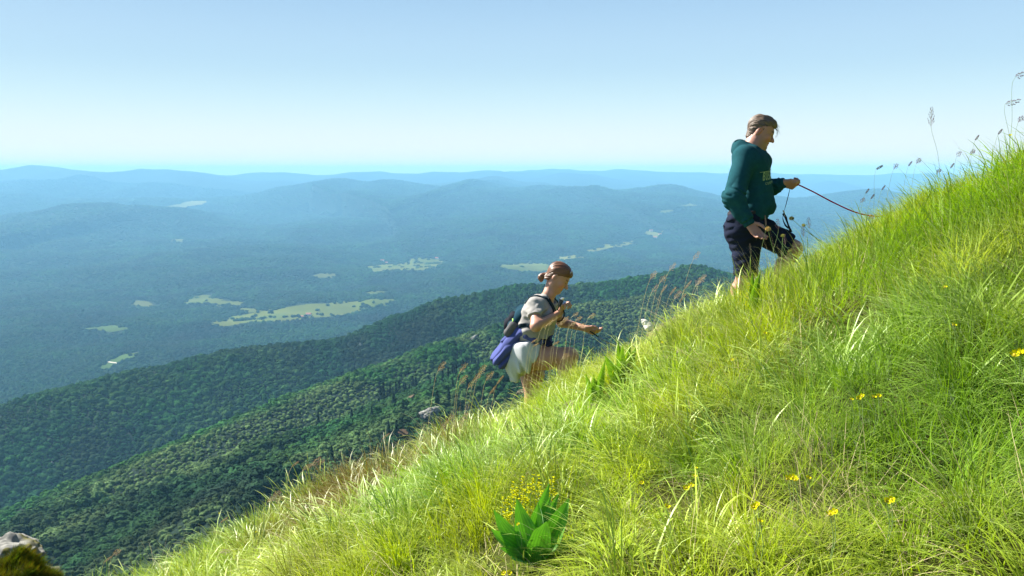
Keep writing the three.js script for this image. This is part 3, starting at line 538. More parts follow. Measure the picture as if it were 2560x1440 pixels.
  const trunk = blend(0.09, cap(L(shR, 0, -0.01, -0.02), L(shL, 0, -0.01, 0.02), 0.082), cap(L(chest, 0.0, 0.02, 0.08), L(chest, 0.0, 0.02, -0.08), 0.128), cap(L(chest, 0.015, -0.17, 0.06), L(chest, 0.015, -0.17, -0.06), 0.143), cap(L(M(1874, 530), 0.015, 0, 0.06), L(M(1874, 530), 0.015, 0, -0.06), 0.138), cap(L(M(1878, 590), 0.015, 0, 0.06), L(M(1878, 590), 0.015, 0, -0.06), 0.13));
  const pouch = ell(M(1917, 515, -0.05), [0.07, 0.085, 0.13], F);
  let top = bumpy(cut(blend(0.03, trunk, pouch), hemP, hemN, 0.008), fold);
  const hemBand = (() => { const a = L(M(1873, 541), 0.01, 0, 0); return cut(cut(blend(0.09, cap(L(a, 0, 0, 0.06), L(a, 0, 0, -0.06), 0.134)), hemP.clone().addScaledVector(hemN, 0.012), hemN, 0.006), hemP.clone().addScaledVector(hemN, -0.045), hemN.clone().negate(), 0.006); })();
  const sleeve = (a, b, c, cuffR) => { const dirn = c.clone().sub(b).normalize(); const armF = bumpy(chain(0.05, [a, b, c.clone().addScaledVector(dirn, 0.05)], [0.085, 0.072, 0.050]), (x, y, z) => 0.004 * noise3(x * 9, y * 12, z * 9) + smooth(0.22, 0.03, Math.min(Math.hypot(x - b.x, y - b.y, z - b.z), 0.6 * Math.hypot(x - c.x, y - c.y, z - c.z) + 0.02)) * 0.022 * (0.3 - Math.abs(noise3(x * 11 + 3, y * 27 + x * 14, z * 12)))); return sminf3(cut(armF, c.clone().addScaledVector(dirn, -0.02), dirn, 0.01), cut(cut(cap(b, c, cuffR + 0.004, cuffR), c.clone().addScaledVector(dirn, 0.018), dirn, 0.006), c.clone().addScaledVector(dirn, -0.06), dirn.clone().negate(), 0.006)); };
  function sminf3(f, g) { return blend(0.008, f, g); }
  top = blend(0.035, top, sleeve(shR, elR, wrR, 0.042), sleeve(shL, elL, wrL, 0.042));
  top = blend(0.012, top, hemBand);
  // neck opening, and the hood lying behind the neck
  const hoodC = L(neck0, -0.084, 0.008, 0);
  const hood = bumpy(less(blend(0.05, ell(L(hoodC, -0.005, -0.01, 0), [0.080, 0.078, 0.115], frame(V(0.8, 0.55, 0.2), V(-0.5, 0.8, 0))), chain(0.03, [L(neck0, -0.09, 0.035, 0.06), L(neck0, 0.0, -0.015, 0.10), L(neck0, 0.085, -0.075, 0.05), L(neck0, 0.10, -0.09, 0)], [0.045, 0.034, 0.030, 0.030]), chain(0.03, [L(neck0, -0.09, 0.035, -0.06), L(neck0, 0.0, -0.015, -0.10), L(neck0, 0.085, -0.075, -0.05), L(neck0, 0.10, -0.09, 0)], [0.045, 0.034, 0.030, 0.030])), ell(L(neck0, -0.055, 0.075, 0), [0.085, 0.10, 0.085], frame(V(0.9, -0.3, 0.2), V(0.3, 1, 0))), 0.02), fold);
  const shirtF = less(blend(0.03, top, hood), blend(0.02, cap(L(neck0, 0.0, -0.03, 0), L(neck0, 0.03, 0.16, 0), 0.066, 0.085)), 0.012);
  const shirtMat = cloth(0xffffff, { vertexColors: true });
  const shirtGeo = meshField(shirtF, ...boxOf([L(neck0, -0.12, 0.05, 0), shR, shL, elR, elL, wrR, wrL, M(1875, 575), M(1940, 520)], 0.17), 0.0078);
  const shirtCol = (x, y, z) => { const n = 1 + 0.12 * noise3(x * 70, y * 70, z * 70) + 0.1 * noise3(x * 8, y * 8, z * 8); return [0.009 * n, 0.053 * n, 0.065 * n]; };
  const shirt = part('sweatshirt', put(tinted(shirtGeo, shirtCol)), shirtMat, man);
  // the print on the chest lies on the cloth
  {
    const W = 512, H = 256, cv = document.createElement('canvas'); cv.width = W; cv.height = H;
    const g = cv.getContext('2d'); g.clearRect(0, 0, W, H); g.fillStyle = '#7d9468'; g.textAlign = 'center';
    g.save(); g.translate(W / 2, 168); g.scale(0.74, 1.45); g.font = 'bold 108px sans-serif'; g.fillText('BUSINESS', 0, 0); g.restore();
    g.font = 'bold 44px sans-serif'; g.fillText('C O M P A N Y', W / 2, 226);
    g.fillRect(20, 52, 178, 7); g.fillRect(W - 198, 52, 178, 7);
    g.beginPath(); for (let i = 0; i < 10; i++) { const a = -Math.PI / 2 + i * Math.PI / 5, r = i % 2 ? 13 : 32; g.lineTo(W / 2 + Math.cos(a) * r, 46 + Math.sin(a) * r); } g.fill();
    const tex = new THREE.CanvasTexture(cv); tex.colorSpace = THREE.SRGBColorSpace;
    const pos = [], uv = [], idx = [], NX = 40, NY = 24, out = F[0].clone().multiplyScalar(0.76).addScaledVector(side, 0.65), along = side.clone().multiplyScalar(0.76).addScaledVector(F[0], -0.65), c0 = L(chest, 0, -0.045, 0).addScaledVector(out, 0.34), into = out.clone().negate(), cloth = blend(0.03, bumpy(trunk, fold), pouch);
    for (let j = 0; j <= NY; j++) for (let i = 0; i <= NX; i++) {
      const u = i / NX, v = j / NY, p = c0.clone().addScaledVector(along, (0.5 - u) * 0.27 - 0.012).addScaledVector(F[1], (v - 0.5) * 0.15 + (0.5 - u) * -0.035);
      for (let k = 0; k < 60; k++) { const d = cloth(p.x, p.y, p.z) - 0.004; if (Math.abs(d) < 0.0004) break; p.addScaledVector(into, clamp(d * 0.8, -0.02, 0.03)); }
      pos.push(p.x - O.x, p.y - O.y, p.z - O.z); uv.push(u, v);
      if (i < NX && j < NY) { const k = j * (NX + 1) + i; idx.push(k, k + 1, k + NX + 1, k + 1, k + NX + 2, k + NX + 1); }
    }
    part('chest_print', rawGeo(pos, idx, null, uv), new THREE.MeshStandardMaterial({ map: tex, alphaTest: 0.5, roughness: 0.8, side: THREE.DoubleSide }), shirt);
  }
  // strip of back skin shows above the belt; shorts
  const hemCut = (f, p, n) => cut(f, p, n, 0.008);
  const sfold = (x, y, z) => 0.007 * noise3(x * 12, y * 30 - x * 14, z * 12) + 0.0035 * noise3(x * 30, y * 50, z * 30) + 0.012 * (0.25 - Math.abs(noise3(x * 8 + y * 5, y * 15 - x * 9, z * 8)));
  const seat = blend(0.07, cap(L(pelvis, -0.01, 0.03, 0.07), L(pelvis, -0.01, 0.03, -0.07), 0.130), cap(L(pelvis, -0.02, -0.05, 0.07), L(pelvis, -0.02, -0.05, -0.07), 0.138));
  const dR = knR.clone().sub(hipR).normalize(), dL = knL.clone().sub(hipL).normalize();
  const legR = hemCut(chain(0.06, [hipR, knR.clone().addScaledVector(dR, 0.06)], [0.125, 0.082]), knR.clone().addScaledVector(dR, -0.005), dR);
  const legL = hemCut(chain(0.06, [hipL, knL.clone().addScaledVector(dL, 0.06)], [0.120, 0.088]), knL.clone().addScaledVector(dL, -0.035), dL);
  const waist = M(1856, 527), wN = V(-0.16, 1, 0).normalize();
  const shortsF = bumpy(cut(blend(0.045, seat, legR, legL), waist, wN, 0.008), sfold);
  part('shorts', put(meshField(shortsF, ...boxOf([pelvis, L(pelvis, 0, 0.15, 0), knR, knL, hipR, hipL], 0.17), 0.0078)), cloth(lin(0.011, 0.015, 0.032)), man);
  const beltF = cut(cut(blend(0.07, cap(L(pelvis, -0.012, 0.08, 0.07), L(pelvis, -0.012, 0.08, -0.07), 0.130)), waist.clone().addScaledVector(wN, 0.006), wN, 0.003), waist.clone().addScaledVector(wN, -0.032), wN.clone().negate(), 0.003);
  part('belt', put(meshField(beltF, ...boxOf([L(pelvis, 0, 0.1, 0)], 0.24), 0.007)), cloth(lin(0.03, 0.028, 0.035)), man);
  // shoes, sunk in the grass
  for (const [a, t] of [[anR, toeR], [anL, toeL]]) { const s = chain(0.03, [L(a, -0.035, -0.055, 0), L(a, 0.03, -0.045, 0), t.clone().add(V(0, -0.01, 0))], [0.045, 0.048, 0.036]); part('shoe', put(meshField(s, ...boxOf([a, t], 0.12), 0.009)), std(lin(0.10, 0.09, 0.08), 0.8), man); }
  standOn(anR, 0.10); standOn(anL, 0.10);

  // leashes held in his left hand
  const grip = wrL.clone().add(V(0.085, -0.015, 0.02));
  const strap = (name, pts, w, mat, label) => { const c = new THREE.CatmullRomCurve3(pts), N = 60, pos = [], idx = [], t = V(), b = V(); for (let i = 0; i <= N; i++) { const p = c.getPoint(i / N); c.getTangent(i / N, t); b.set(0.2 * Math.sin(i * 0.12), 0.9, 0.45).cross(t).normalize(); b.crossVectors(t, b).normalize(); const n = V().crossVectors(t, b); for (const [s, h] of [[-1, 1], [1, 1], [1, -1], [-1, -1]]) pos.push(...p.clone().addScaledVector(b, s * w / 2).addScaledVector(n, h * 0.0012).toArray()); if (i) for (let k = 0; k < 4; k++) { const a = (i - 1) * 4 + k, q = (i - 1) * 4 + (k + 1) % 4; idx.push(a, q, a + 4, q, q + 4, a + 4); } } const g = rawGeo(pos, idx).toNonIndexed(); g.computeVertexNormals(); return g; };
  const red = base('leash', grip);
  tag(red, 'red dog leash running from the man\'s hand to the grass on the right', 'leash');
  part('strap', strap('strap', [M(1992, 460), M(2030, 478, 0.0), M(2085, 507, 0.0), M(2140, 531, -0.02), M(2190, 541, -0.05), M(2225, 538, -0.1), M(2240, 545, -0.12)], 0.010, null).translate(-grip.x, -grip.y, -grip.z), cloth(lin(0.30, 0.006, 0.035)), red);
  part('collar_ring', new THREE.TorusGeometry(0.012, 0.003, 6, 16).translate(...M(2178, 541, -0.05).sub(grip).toArray()), std(lin(0.4, 0.1, 0.08), 0.4, { metalness: 0.6 }), red);
  const dark = base('leash', grip);
  tag(dark, 'dark slack leash with a metal clip hanging below the man\'s hand', 'leash');
  const sh = (g) => g.translate(-grip.x, -grip.y, -grip.z);
  part('strap', sh(strap('strap', [M(1975, 470), M(1970, 492), M(1964, 515), M(1959, 531), M(1957, 545), M(1960, 556), M(1966, 566), M(1972, 570)], 0.013)), cloth(lin(0.012, 0.016, 0.022)), dark);
  part('handle_loop', sh(strap('strap', [M(1958, 534), M(1963, 541), M(1967, 552), M(1972, 566), M(1978, 580)], 0.020)), cloth(lin(0.012, 0.016, 0.022)), dark);
  part('clip', sh(tube([M(1958, 526), M(1961, 533), M(1962, 541)], 0.006, 0.004, 8, 6)), std(lin(0.6, 0.6, 0.62), 0.25, { metalness: 1 }), dark);
}
// ------------------------------------------------------------------ the woman bending forward on the slope
const ZW = 6.45;
const W_ = (px, py, dz = 0) => at(px, py, ZW + dz);
{
  const woman = base('person', W_(1335, 1140)); const O = woman.position.clone();
  tag(woman, 'woman in grey t-shirt and white skirt bending forward, purple jacket tied round her waist', 'person');
  const F = frame(V(0.96, 0, 0.16), V(0, 1, 0)), side = F[2], L = (p, f, u, s) => p.clone().addScaledVector(F[0], f).addScaledVector(F[1], u).addScaledVector(side, s);
  const put = (geo) => geo.translate(-O.x, -O.y, -O.z);
  const pelvis = W_(1322, 872), waist = W_(1324, 826), chest = W_(1347, 776), neck0 = W_(1370, 741), headAt = W_(1394, 695);
  const HF = frame(V(0.81, -0.57, 0.12), V(0.57, 0.82, 0)), HK = 0.93;
  const shR = L(W_(1345, 762), 0, 0, 0.145), shL = L(W_(1364, 766), 0.01, 0, -0.145);
  const elR = W_(1339, 816, -0.30), wrR = W_(1400, 782, -0.16), elL = W_(1404, 806, 0.24), wrL = W_(1463, 821, 0.10);
  const hipR = L(W_(1326, 884), 0, 0, 0.085), hipL = L(W_(1326, 884), 0.0, 0, -0.085);
  const knR = W_(1423, 891, -0.16), anR = W_(1420, 1004, -0.12), toeR = W_(1462, 1010, -0.14);
  const knL = W_(1332, 1008, 0.09), anL = W_(1322, 1130, 0.10), toeL = W_(1366, 1138, 0.10);
  const head = local(headAt, HF, HK, headField(false, 0.006));
  const neck = chain(0.02, [L(neck0, -0.02, -0.04, 0), L(neck0, 0.01, 0.02, 0), toWorld(headAt, HF, HK, V(-0.022, -0.035, 0))], [0.056, 0.049, 0.050]);
  const spine = waist.clone().sub(chest).normalize();
  const torso = blend(0.07, cap(shR, shL, 0.055), cap(L(chest, 0.0, 0, 0.06), L(chest, 0.0, 0, -0.06), 0.098), cap(L(chest, 0.05, -0.03, 0.06), L(chest, 0.05, -0.03, -0.06), 0.07), cap(L(waist, 0.01, 0, 0.05), L(waist, 0.01, 0, -0.05), 0.095), cap(hipR, hipL, 0.118));
  const arms = blend(0.03, chain(0.03, [shR, elR, wrR], [0.046, 0.038, 0.026]), chain(0.03, [shL, elL, wrL], [0.046, 0.038, 0.026]));
  const legs = blend(0.03, chain(0.05, [hipR, L(hipR.clone().lerp(knR, 0.45), 0, -0.01, 0), knR, L(knR.clone().lerp(anR, 0.3), -0.015, 0, 0), anR], [0.105, 0.092, 0.064, 0.059, 0.036]), chain(0.05, [hipL, L(hipL.clone().lerp(knL, 0.45), 0, 0, 0), knL, L(knL.clone().lerp(anL, 0.3), -0.02, 0, 0), anL], [0.105, 0.090, 0.060, 0.056, 0.036]),
    chain(0.03, [L(anR, -0.025, -0.04, 0), L(anR, 0.02, -0.03, 0), toeR], [0.032, 0.034, 0.022]), chain(0.03, [L(anL, -0.025, -0.04, 0), L(anL, 0.02, -0.03, 0), toeL], [0.032, 0.034, 0.022]));
  const skinAt = (x, y, z) => {
    const px = (x - headAt.x) / HK, py = (y - headAt.y) / HK, pz = (z - headAt.z) / HK, hx = px * HF[0].x + py * HF[0].y + pz * HF[0].z, hy = px * HF[1].x + py * HF[1].y + pz * HF[1].z, hz = px * HF[2].x + py * HF[2].y + pz * HF[2].z;
    let c = [0.38, 0.19, 0.125]; const n = 1 + 0.08 * noise3(x * 40, y * 40, z * 40), t = (q, k) => { for (let i = 0; i < 3; i++) c[i] = lerp(c[i], q[i], k); };
    if (Math.hypot(hx, hy, hz) < 0.17) {
      t([0.45, 0.165, 0.105], 0.6 * smooth(0.045, 0.02, Math.hypot(hx - 0.075, hy + 0.028, Math.abs(hz) - 0.04)));
      t([0.16, 0.08, 0.05], smooth(0.008, 0.003, Math.abs(hy - 0.030 - 0.12 * (Math.abs(hz) - 0.03))) * smooth(0.065, 0.075, hx) * smooth(0.012, 0.018, Math.abs(hz)));
      t([0.50, 0.12, 0.11], smooth(0.012, 0.006, Math.hypot(hy + 0.061, (hx - 0.088) * 0.6)) * smooth(0.03, 0.02, Math.abs(hz)));
      if (Math.hypot(hx - 0.084, hy - 0.004, Math.abs(hz) - 0.031) < 0.011) t([0.05, 0.03, 0.03], 0.9 * smooth(0.007, 0.004, Math.abs(hy - 0.002)));
    }
    return c.map((v) => v * n);
  };
  const whole = blend(0.03, blend(0.035, torso, arms, legs, neck), head);
  const [hR, hRp] = handField(wrR, V(0.34, 0.88, 0.2), V(0.55, -0.1, -0.82), [1.1, 1.15, 1.2, 1.25].map((v) => -v), [0.3, -0.5], 0.9);
  const [hL, hLp] = handField(wrL, V(0.95, -0.33, 0.1), V(0.25, 0.85, 0.45), [0.55, 0.75, 0.9, 1.0].map((v) => -v), [-0.2, -0.9], 0.9);
  part('body', put(tinted(mergeGeometries([
    meshField(whole, ...boxOf([headAt, shR, shL, elR, elL, wrR, wrL, pelvis, knR, knL, anR, anL, toeR, toeL], 0.15), 0.010),
    meshField(blend(0.01, hR, cap(elR.clone().lerp(wrR, 0.8), wrR, 0.029, 0.0245)), ...boxOf(hRp, 0.03), 0.0032), meshField(blend(0.01, hL, cap(elL.clone().lerp(wrL, 0.8), wrL, 0.029, 0.0245)), ...boxOf(hLp, 0.03), 0.0032),
    meshField(head, ...boxOf([headAt], 0.15), 0.0031)]), skinAt)), skinMat, woman);
  // auburn hair drawn back into a low bun
  const comb = (x, y, z) => { const t = x * 0.81 + y * 0.59, w = -x * 0.59 + y * 0.81; return [Math.atan2(z, w + 0.0) * 9, t]; }; // round the line from brow to bun
  const strandNoise = (x, y, z) => { const [a, t] = comb(x, y, z); return 0.0020 * noise3(a, t * 9, 2) + 0.0016 * noise3(a * 2.9, t * 14, 4); };
  const oldNoise = (x, y, z) => 0.001 * noise3(x * 60, y * 190, z * 300);
  const capF = local(headAt, HF, HK, (x, y, z) => {
    const d = sminf(sminf(ell(V(-0.014, 0.050, 0), [0.104, 0.093, 0.082])(x, y, z), ell(V(0.03, 0.082, 0), [0.066, 0.046, 0.062])(x, y, z), 0.03), cap(V(-0.040, 0.03, 0), V(-0.056, -0.055, 0), 0.072, 0.052)(x, y, z), 0.02);
    const line = x > 0.0 ? 0.028 + x * 0.40 : x > -0.05 ? 0.028 + x * 0.8 : -0.060 + (x + 0.05) * 0.3;
    return smaxf(d + strandNoise(x, y, z), (line - y + 0.003 * noise3(x * 90, y * 90, z * 90)) * 0.8, 0.008);
  });
  const bunAt = toWorld(headAt, HF, HK, V(-0.118, -0.070, 0)), tie = toWorld(headAt, HF, HK, V(-0.098, -0.040, 0));
  const bunF = local(headAt, HF, HK, (x, y, z) => blend(0.014, cap(V(-0.086, -0.026, 0), V(-0.104, -0.046, 0), 0.027, 0.022), ell(V(-0.120, -0.074, 0), [0.030, 0.037, 0.030]), cap(V(-0.120, -0.078, 0), V(-0.104, -0.104, 0.004), 0.024, 0.013))(x, y, z) + 0.0022 * noise3(x * 50, y * 140, z * 190));
  const hairCol = (x, y, z) => { const px = x - headAt.x, py = y - headAt.y, pz = z - headAt.z, [a, t] = comb(px * HF[0].x + py * HF[0].y + pz * HF[0].z, px * HF[1].x + py * HF[1].y + pz * HF[1].z, px * HF[2].x + py * HF[2].y + pz * HF[2].z), n = clamp(0.5 + 0.3 * noise3(a * 2.2, t * 10, 6) + 0.35 * noise3(a * 6, t * 16, 8), 0, 1); return [lerp(0.075, 0.17, n), lerp(0.029, 0.064, n), lerp(0.012, 0.024, n)]; };
  const R = rng(18), locks = [];
  for (let i = 0; i < 60; i++) { const a = (R() - 0.5) * 2.4, st = V(0.06 - 0.12 * R(), 0.125 - 0.03 * R(), Math.sin(a) * 0.06); st.y -= (1 - Math.cos(a)) * 0.05; locks.push(tube([st, st.clone().add(V(-0.03, 0.003 + 0.006 * R(), 0)), st.clone().add(V(-0.07, -0.012, (R() - 0.5) * 0.02))].map((q) => toWorld(headAt, HF, HK, q)), 0.0014, 0.0004, 4, 3)); }
  const hair = part('hair', put(tinted(mergeGeometries([meshField(capF, ...boxOf([headAt], 0.155), 0.0034, 1), ...locks.map((g) => { g.deleteAttribute('uv'); return g; })]), hairCol)), std(0xffffff, 0.42, { vertexColors: true }), woman);
  part('bun', put(tinted(meshField(bunF, ...boxOf([bunAt], 0.09), 0.0032, 1), hairCol)), std(0xffffff, 0.42, { vertexColors: true }), hair);
  const ringQ = new THREE.Quaternion().setFromUnitVectors(V(0, 0, 1), HF[0]);
  part('hair_tie', put(new THREE.TorusGeometry(0.0255, 0.006, 8, 20).applyQuaternion(ringQ).translate(...tie.toArray())), std(lin(0.55, 0.48, 0.40), 0.5), hair);
  part('hair_slide', put(tube([V(0.052, 0.132, 0.028), V(0.062, 0.118, 0.044), V(0.066, 0.100, 0.055)].map((q) => toWorld(headAt, HF, HK, q)), 0.004, 0.003, 6, 5)), std(lin(0.7, 0.7, 0.72), 0.2, { metalness: 1 }), hair);
  // t-shirt
  const fold = (x, y, z) => 0.006 * noise3(x * 16 + y * 10, y * 24 - x * 10, z * 12) + 0.0035 * noise3(x * 34 + y * 20, y * 44, z * 26) + 0.022 * (0.22 - Math.abs(noise3(x * 9 + y * 9 + 4, y * 14 - x * 9, z * 8)));
  const trunk = blend(0.08, cap(L(shR, 0, -0.005, -0.015), L(shL, 0, -0.005, 0.015), 0.067), cap(L(chest, -0.005, 0, 0.07), L(chest, -0.005, 0, -0.07), 0.112), cap(L(chest, 0.055, -0.035, 0.055), L(chest, 0.055, -0.035, -0.055), 0.082), cap(L(W_(1345, 812), 0, 0, 0.06), L(W_(1345, 812), 0, 0, -0.06), 0.125), cap(L(waist, 0.025, -0.02, 0.06), L(waist, 0.025, -0.02, -0.06), 0.122), cap(L(W_(1350, 852), -0.01, 0, 0.06), L(W_(1350, 852), -0.01, 0, -0.06), 0.095));
  const sl = (a, b) => { const d = b.clone().sub(a).normalize(); const e = a.clone().lerp(b, 0.52); return cut(bumpy(cap(a, e.clone().addScaledVector(d, 0.06), 0.063, 0.062), fold), e, d, 0.006); };
  let tee = blend(0.03, bumpy(cut(trunk, W_(1335, 842), V(0.28, -1, 0).normalize(), 0.008), fold), sl(shR, elR), sl(shL, elL));
  tee = blend(0.03, tee, cap(L(neck0, -0.022, -0.022, 0.045), L(neck0, -0.022, -0.022, -0.045), 0.045));
  tee = less(tee, blend(0.02, cap(L(neck0, 0.022, -0.010, 0), L(neck0, 0.06, 0.10, 0), 0.058, 0.075)), 0.008);
  const teeCol = (x, y, z) => { const n = 1 + 0.05 * noise3(x * 60, y * 60, z * 60); return [0.25 * n, 0.24 * n, 0.225 * n]; };
  part('t_shirt', put(tinted(meshField(tee, ...boxOf([neck0, shR, shL, chest, waist, elR.clone().lerp(shR, 0.4), elL.clone().lerp(shL, 0.4)], 0.15), 0.0072), teeCol)), cloth(0xffffff, { vertexColors: true }), woman);
  // white skirt: drawn over the raised thigh and hanging loose behind
  const pleat = (x, y, z) => { const low = smooth(W_(1300, 868).y, W_(1300, 915).y, y); return (0.003 + 0.006 * low) * noise3(x * 30 + y * 10, y * 4, z * 22) + 0.003 * low * noise3(x * 64 + y * 14, y * 8, z * 48) + (0.012 + 0.030 * low) * (0.22 - Math.abs(noise3(x * 14 + y * 5 + 1, y * 3, z * 11))); };
  const dTh = knR.clone().sub(hipR).normalize();
  const skirtF = bumpy(cut(cut(blend(0.05, cap(L(hipR, -0.015, 0.015, -0.005), L(hipL, -0.015, 0.015, 0.005), 0.128), cut(cap(hipR, hipR.clone().addScaledVector(dTh, 0.24), 0.122, 0.108), hipR.clone().addScaledVector(dTh, 0.105), dTh, 0.012),
    chain(0.05, [L(W_(1303, 868, -0.04), 0, 0, 0.03), W_(1291, 908, -0.06), W_(1290, 944, -0.05)], [0.095, 0.070, 0.034]), chain(0.05, [L(W_(1296, 872, 0.06), 0, 0, 0), W_(1279, 902, 0.05), W_(1280, 928, 0.05)], [0.10, 0.064, 0.030]),
    chain(0.04, [W_(1318, 868, -0.16), W_(1314, 893, -0.15), W_(1303, 925, -0.10)], [0.055, 0.040, 0.026])), W_(1330, 838), V(-0.25, 1, 0).normalize(), 0.01), W_(1342, 880), V(0.84, -0.54, 0), 0.012), pleat);
  part('skirt', put(meshField(skirtF, ...boxOf([hipR, hipL, W_(1290, 955, -0.05), W_(1265, 900), W_(1320, 880, -0.2), knR.clone().lerp(hipR, 0.5)], 0.15), 0.007)), cloth(lin(0.45, 0.46, 0.47)), woman);
  // purple jacket knotted round the waist, its body hanging down behind
  const jf = (x, y, z) => 0.006 * noise3((y - x) * 14, (x + y) * 3, z * 16) + 0.0025 * noise3((y - x) * 34, (x + y) * 8, z * 34) + 0.034 * (0.22 - Math.abs(noise3((y - x) * 15 + 5, (x + y) * 2.6, z * 14)));
  const ring = []; for (let k = 0; k <= 14; k++) { const a = k / 14 * Math.PI * 2, p = L(W_(1331, 833), Math.cos(a) * 0.128, -Math.cos(a) * 0.055, Math.sin(a) * 0.175); ring.push(p); }
  const hang = (s) => chain(0.06, [L(W_(1303, 824), 0, 0, s * 0.09), L(W_(1281, 858), 0, 0, s * 0.08), L(W_(1253, 899), 0, 0, s * 0.06)], [0.044, 0.056, 0.066]);
  const dH = W_(1250, 902).sub(W_(1281, 858)).normalize();
  const jacketF = blend(0.03, bumpy(chain(0.02, ring, ring.map(() => 0.029)), jf), bumpy(cut(blend(0.05, hang(1.1), hang(0.35), hang(-0.4), hang(-1.1)), W_(1244, 908), dH, 0.008), jf));
  const jacket = part('jacket', put(meshField(jacketF, ...boxOf([...ring, W_(1242, 912, -0.1), W_(1242, 912, 0.1), W_(1303, 820)], 0.08), 0.0072)), cloth(lin(0.060, 0.073, 0.20)), woman);
  const knotF = bumpy(blend(0.02, ell(W_(1367, 846, -0.12), [0.032, 0.034, 0.034]), chain(0.015, [W_(1367, 850, -0.13), W_(1369, 862, -0.14), W_(1366, 874, -0.13)], [0.020, 0.022, 0.016]), chain(0.015, [W_(1367, 850, -0.12), W_(1374, 860, -0.13), W_(1376, 868, -0.12)], [0.018, 0.018, 0.014])), jf);
  part('sleeve_knot', put(meshField(knotF, ...boxOf([W_(1367, 846, -0.12), W_(1369, 872, -0.13)], 0.06), 0.0055)), cloth(lin(0.02, 0.022, 0.05)), jacket);
  for (const [a, t] of [[anR, toeR], [anL, toeL]]) { const s = chain(0.03, [L(a, -0.03, -0.05, 0), L(a, 0.03, -0.04, 0), t.clone().add(V(0, -0.01, 0))], [0.040, 0.042, 0.032]); part('shoe', put(meshField(s, ...boxOf([a, t], 0.11), 0.009)), std(lin(0.16, 0.15, 0.14), 0.8), woman); }
  standOn(anR, 0.09); standOn(anL, 0.09);

  // backpack
  const B = frame(V(0.52, 0.80, 0.08), V(-0.8, 0.52, 0)), bc = W_(1307, 787, 0.02); // along the back, outwards, sideways
  const Bp = (a, b, c) => bc.clone().addScaledVector(B[0], a).addScaledVector(B[1], b).addScaledVector(B[2], c);
  const pack = base('backpack', bc), pp = (geo) => geo.translate(-bc.x, -bc.y, -bc.z);
  tag(pack, 'dark teal backpack with grey mesh pocket on the woman\'s back', 'backpack');
  const crease = (x, y, z) => 0.005 * noise3(x * 20, y * 20, z * 20);
  const bagF = bumpy(blend(0.05, cap(Bp(0.11, -0.02, 0.05), Bp(0.11, -0.02, -0.05), 0.055), cap(Bp(0, -0.005, 0.075), Bp(0, -0.005, -0.075), 0.07), cap(Bp(-0.11, 0.0, 0.07), Bp(-0.11, 0, -0.07), 0.074)), crease);
  part('bag', pp(meshField(bagF, ...boxOf([bc], 0.27), 0.007)), cloth(lin(0.007, 0.032, 0.05)), pack);
  const pkF = bumpy(blend(0.03, cap(Bp(-0.13, 0.050, 0.05), Bp(-0.13, 0.050, -0.05), 0.045), cap(Bp(-0.06, 0.050, 0.05), Bp(-0.06, 0.050, -0.05), 0.038)), crease);
  part('front_pocket', pp(meshField(pkF, ...boxOf([Bp(-0.1, 0.07, 0)], 0.16), 0.006)), cloth(lin(0.010, 0.012, 0.018)), pack);
  const mpF = bumpy(blend(0.02, cap(Bp(-0.155, 0.03, 0.13), Bp(-0.09, 0.03, 0.135), 0.042, 0.038)), crease);
  part('side_pocket', pp(meshField(mpF, ...boxOf([Bp(-0.12, 0.03, 0.13)], 0.10), 0.0055)), cloth(lin(0.10, 0.098, 0.10)), pack);
  part('zip_pull', pp(tube([Bp(-0.045, 0.062, 0.12), Bp(-0.052, 0.055, 0.135), Bp(-0.07, 0.05, 0.14)], 0.006, 0.005, 6, 5)), std(lin(0.35, 0.75, 0.05), 0.5), pack);
  // a flat band that lies on a cloth surface
  const band = (field, pts, width, lift) => {
    const c = new THREE.CatmullRomCurve3(pts), N = 44, pos = [], idx = [], t = V(), e = 0.004, P = [], G = [];
    for (let i = 0; i <= N; i++) { const p = c.getPoint(i / N), n = V(); for (let k = 0; k < 8; k++) { n.set(field(p.x + e, p.y, p.z) - field(p.x - e, p.y, p.z), field(p.x, p.y + e, p.z) - field(p.x, p.y - e, p.z), field(p.x, p.y, p.z + e) - field(p.x, p.y, p.z - e)).normalize(); p.addScaledVector(n, clamp(lift - field(p.x, p.y, p.z), -0.03, 0.03)); } P.push(p); G.push(n); }
    for (let i = 0; i <= N; i++) { t.subVectors(P[Math.min(N, i + 1)], P[Math.max(0, i - 1)]).normalize(); const b = V().crossVectors(t, G[i]).normalize(), n = G[i]; for (const [s, h] of [[-1, -1], [-0.8, 1], [0.8, 1], [1, -1]]) pos.push(...P[i].clone().addScaledVector(b, s * width / 2).addScaledVector(n, h * 0.004).toArray()); if (i) for (let k = 0; k < 3; k++) { const a = (i - 1) * 4 + k; idx.push(a, a + 1, a + 4, a + 1, a + 5, a + 4); } }
    return rawGeo(pos, idx);
  };
  for (const s of [1, -1]) {
    const pts = [L(W_(1322, 760), -0.02, 0.02, 0.09 * s), L(W_(1336, 746), 0.0, 0.02, 0.095 * s), L(W_(1356, 745), 0.02, 0.02, 0.10 * s), L(W_(1370, 762), 0.03, 0.0, 0.105 * s), L(W_(1366, 790), 0.02, 0, 0.12 * s), L(W_(1340, 806), 0, 0, 0.15 * s), L(W_(1312, 812), 0, 0, 0.11 * s)];
    part('shoulder_strap', pp(band(tee, pts, 0.034, 0.004)), cloth(lin(0.010, 0.022, 0.03)), pack);
  }
  // camera in her right hand, with its neck strap
  const cAt = W_(1402, 757, -0.18), cam = base('camera', cAt), cp = (g) => g.translate(-cAt.x, -cAt.y, -cAt.z);
  tag(cam, 'small black and silver camera held up in the woman\'s right hand', 'camera');
  const CF = frame(V(0.9, -0.35, 0.25), V(0.35, 0.93, 0)), cq = new THREE.Quaternion().setFromRotationMatrix(new THREE.Matrix4().makeBasis(CF[0], CF[1], CF[2]));
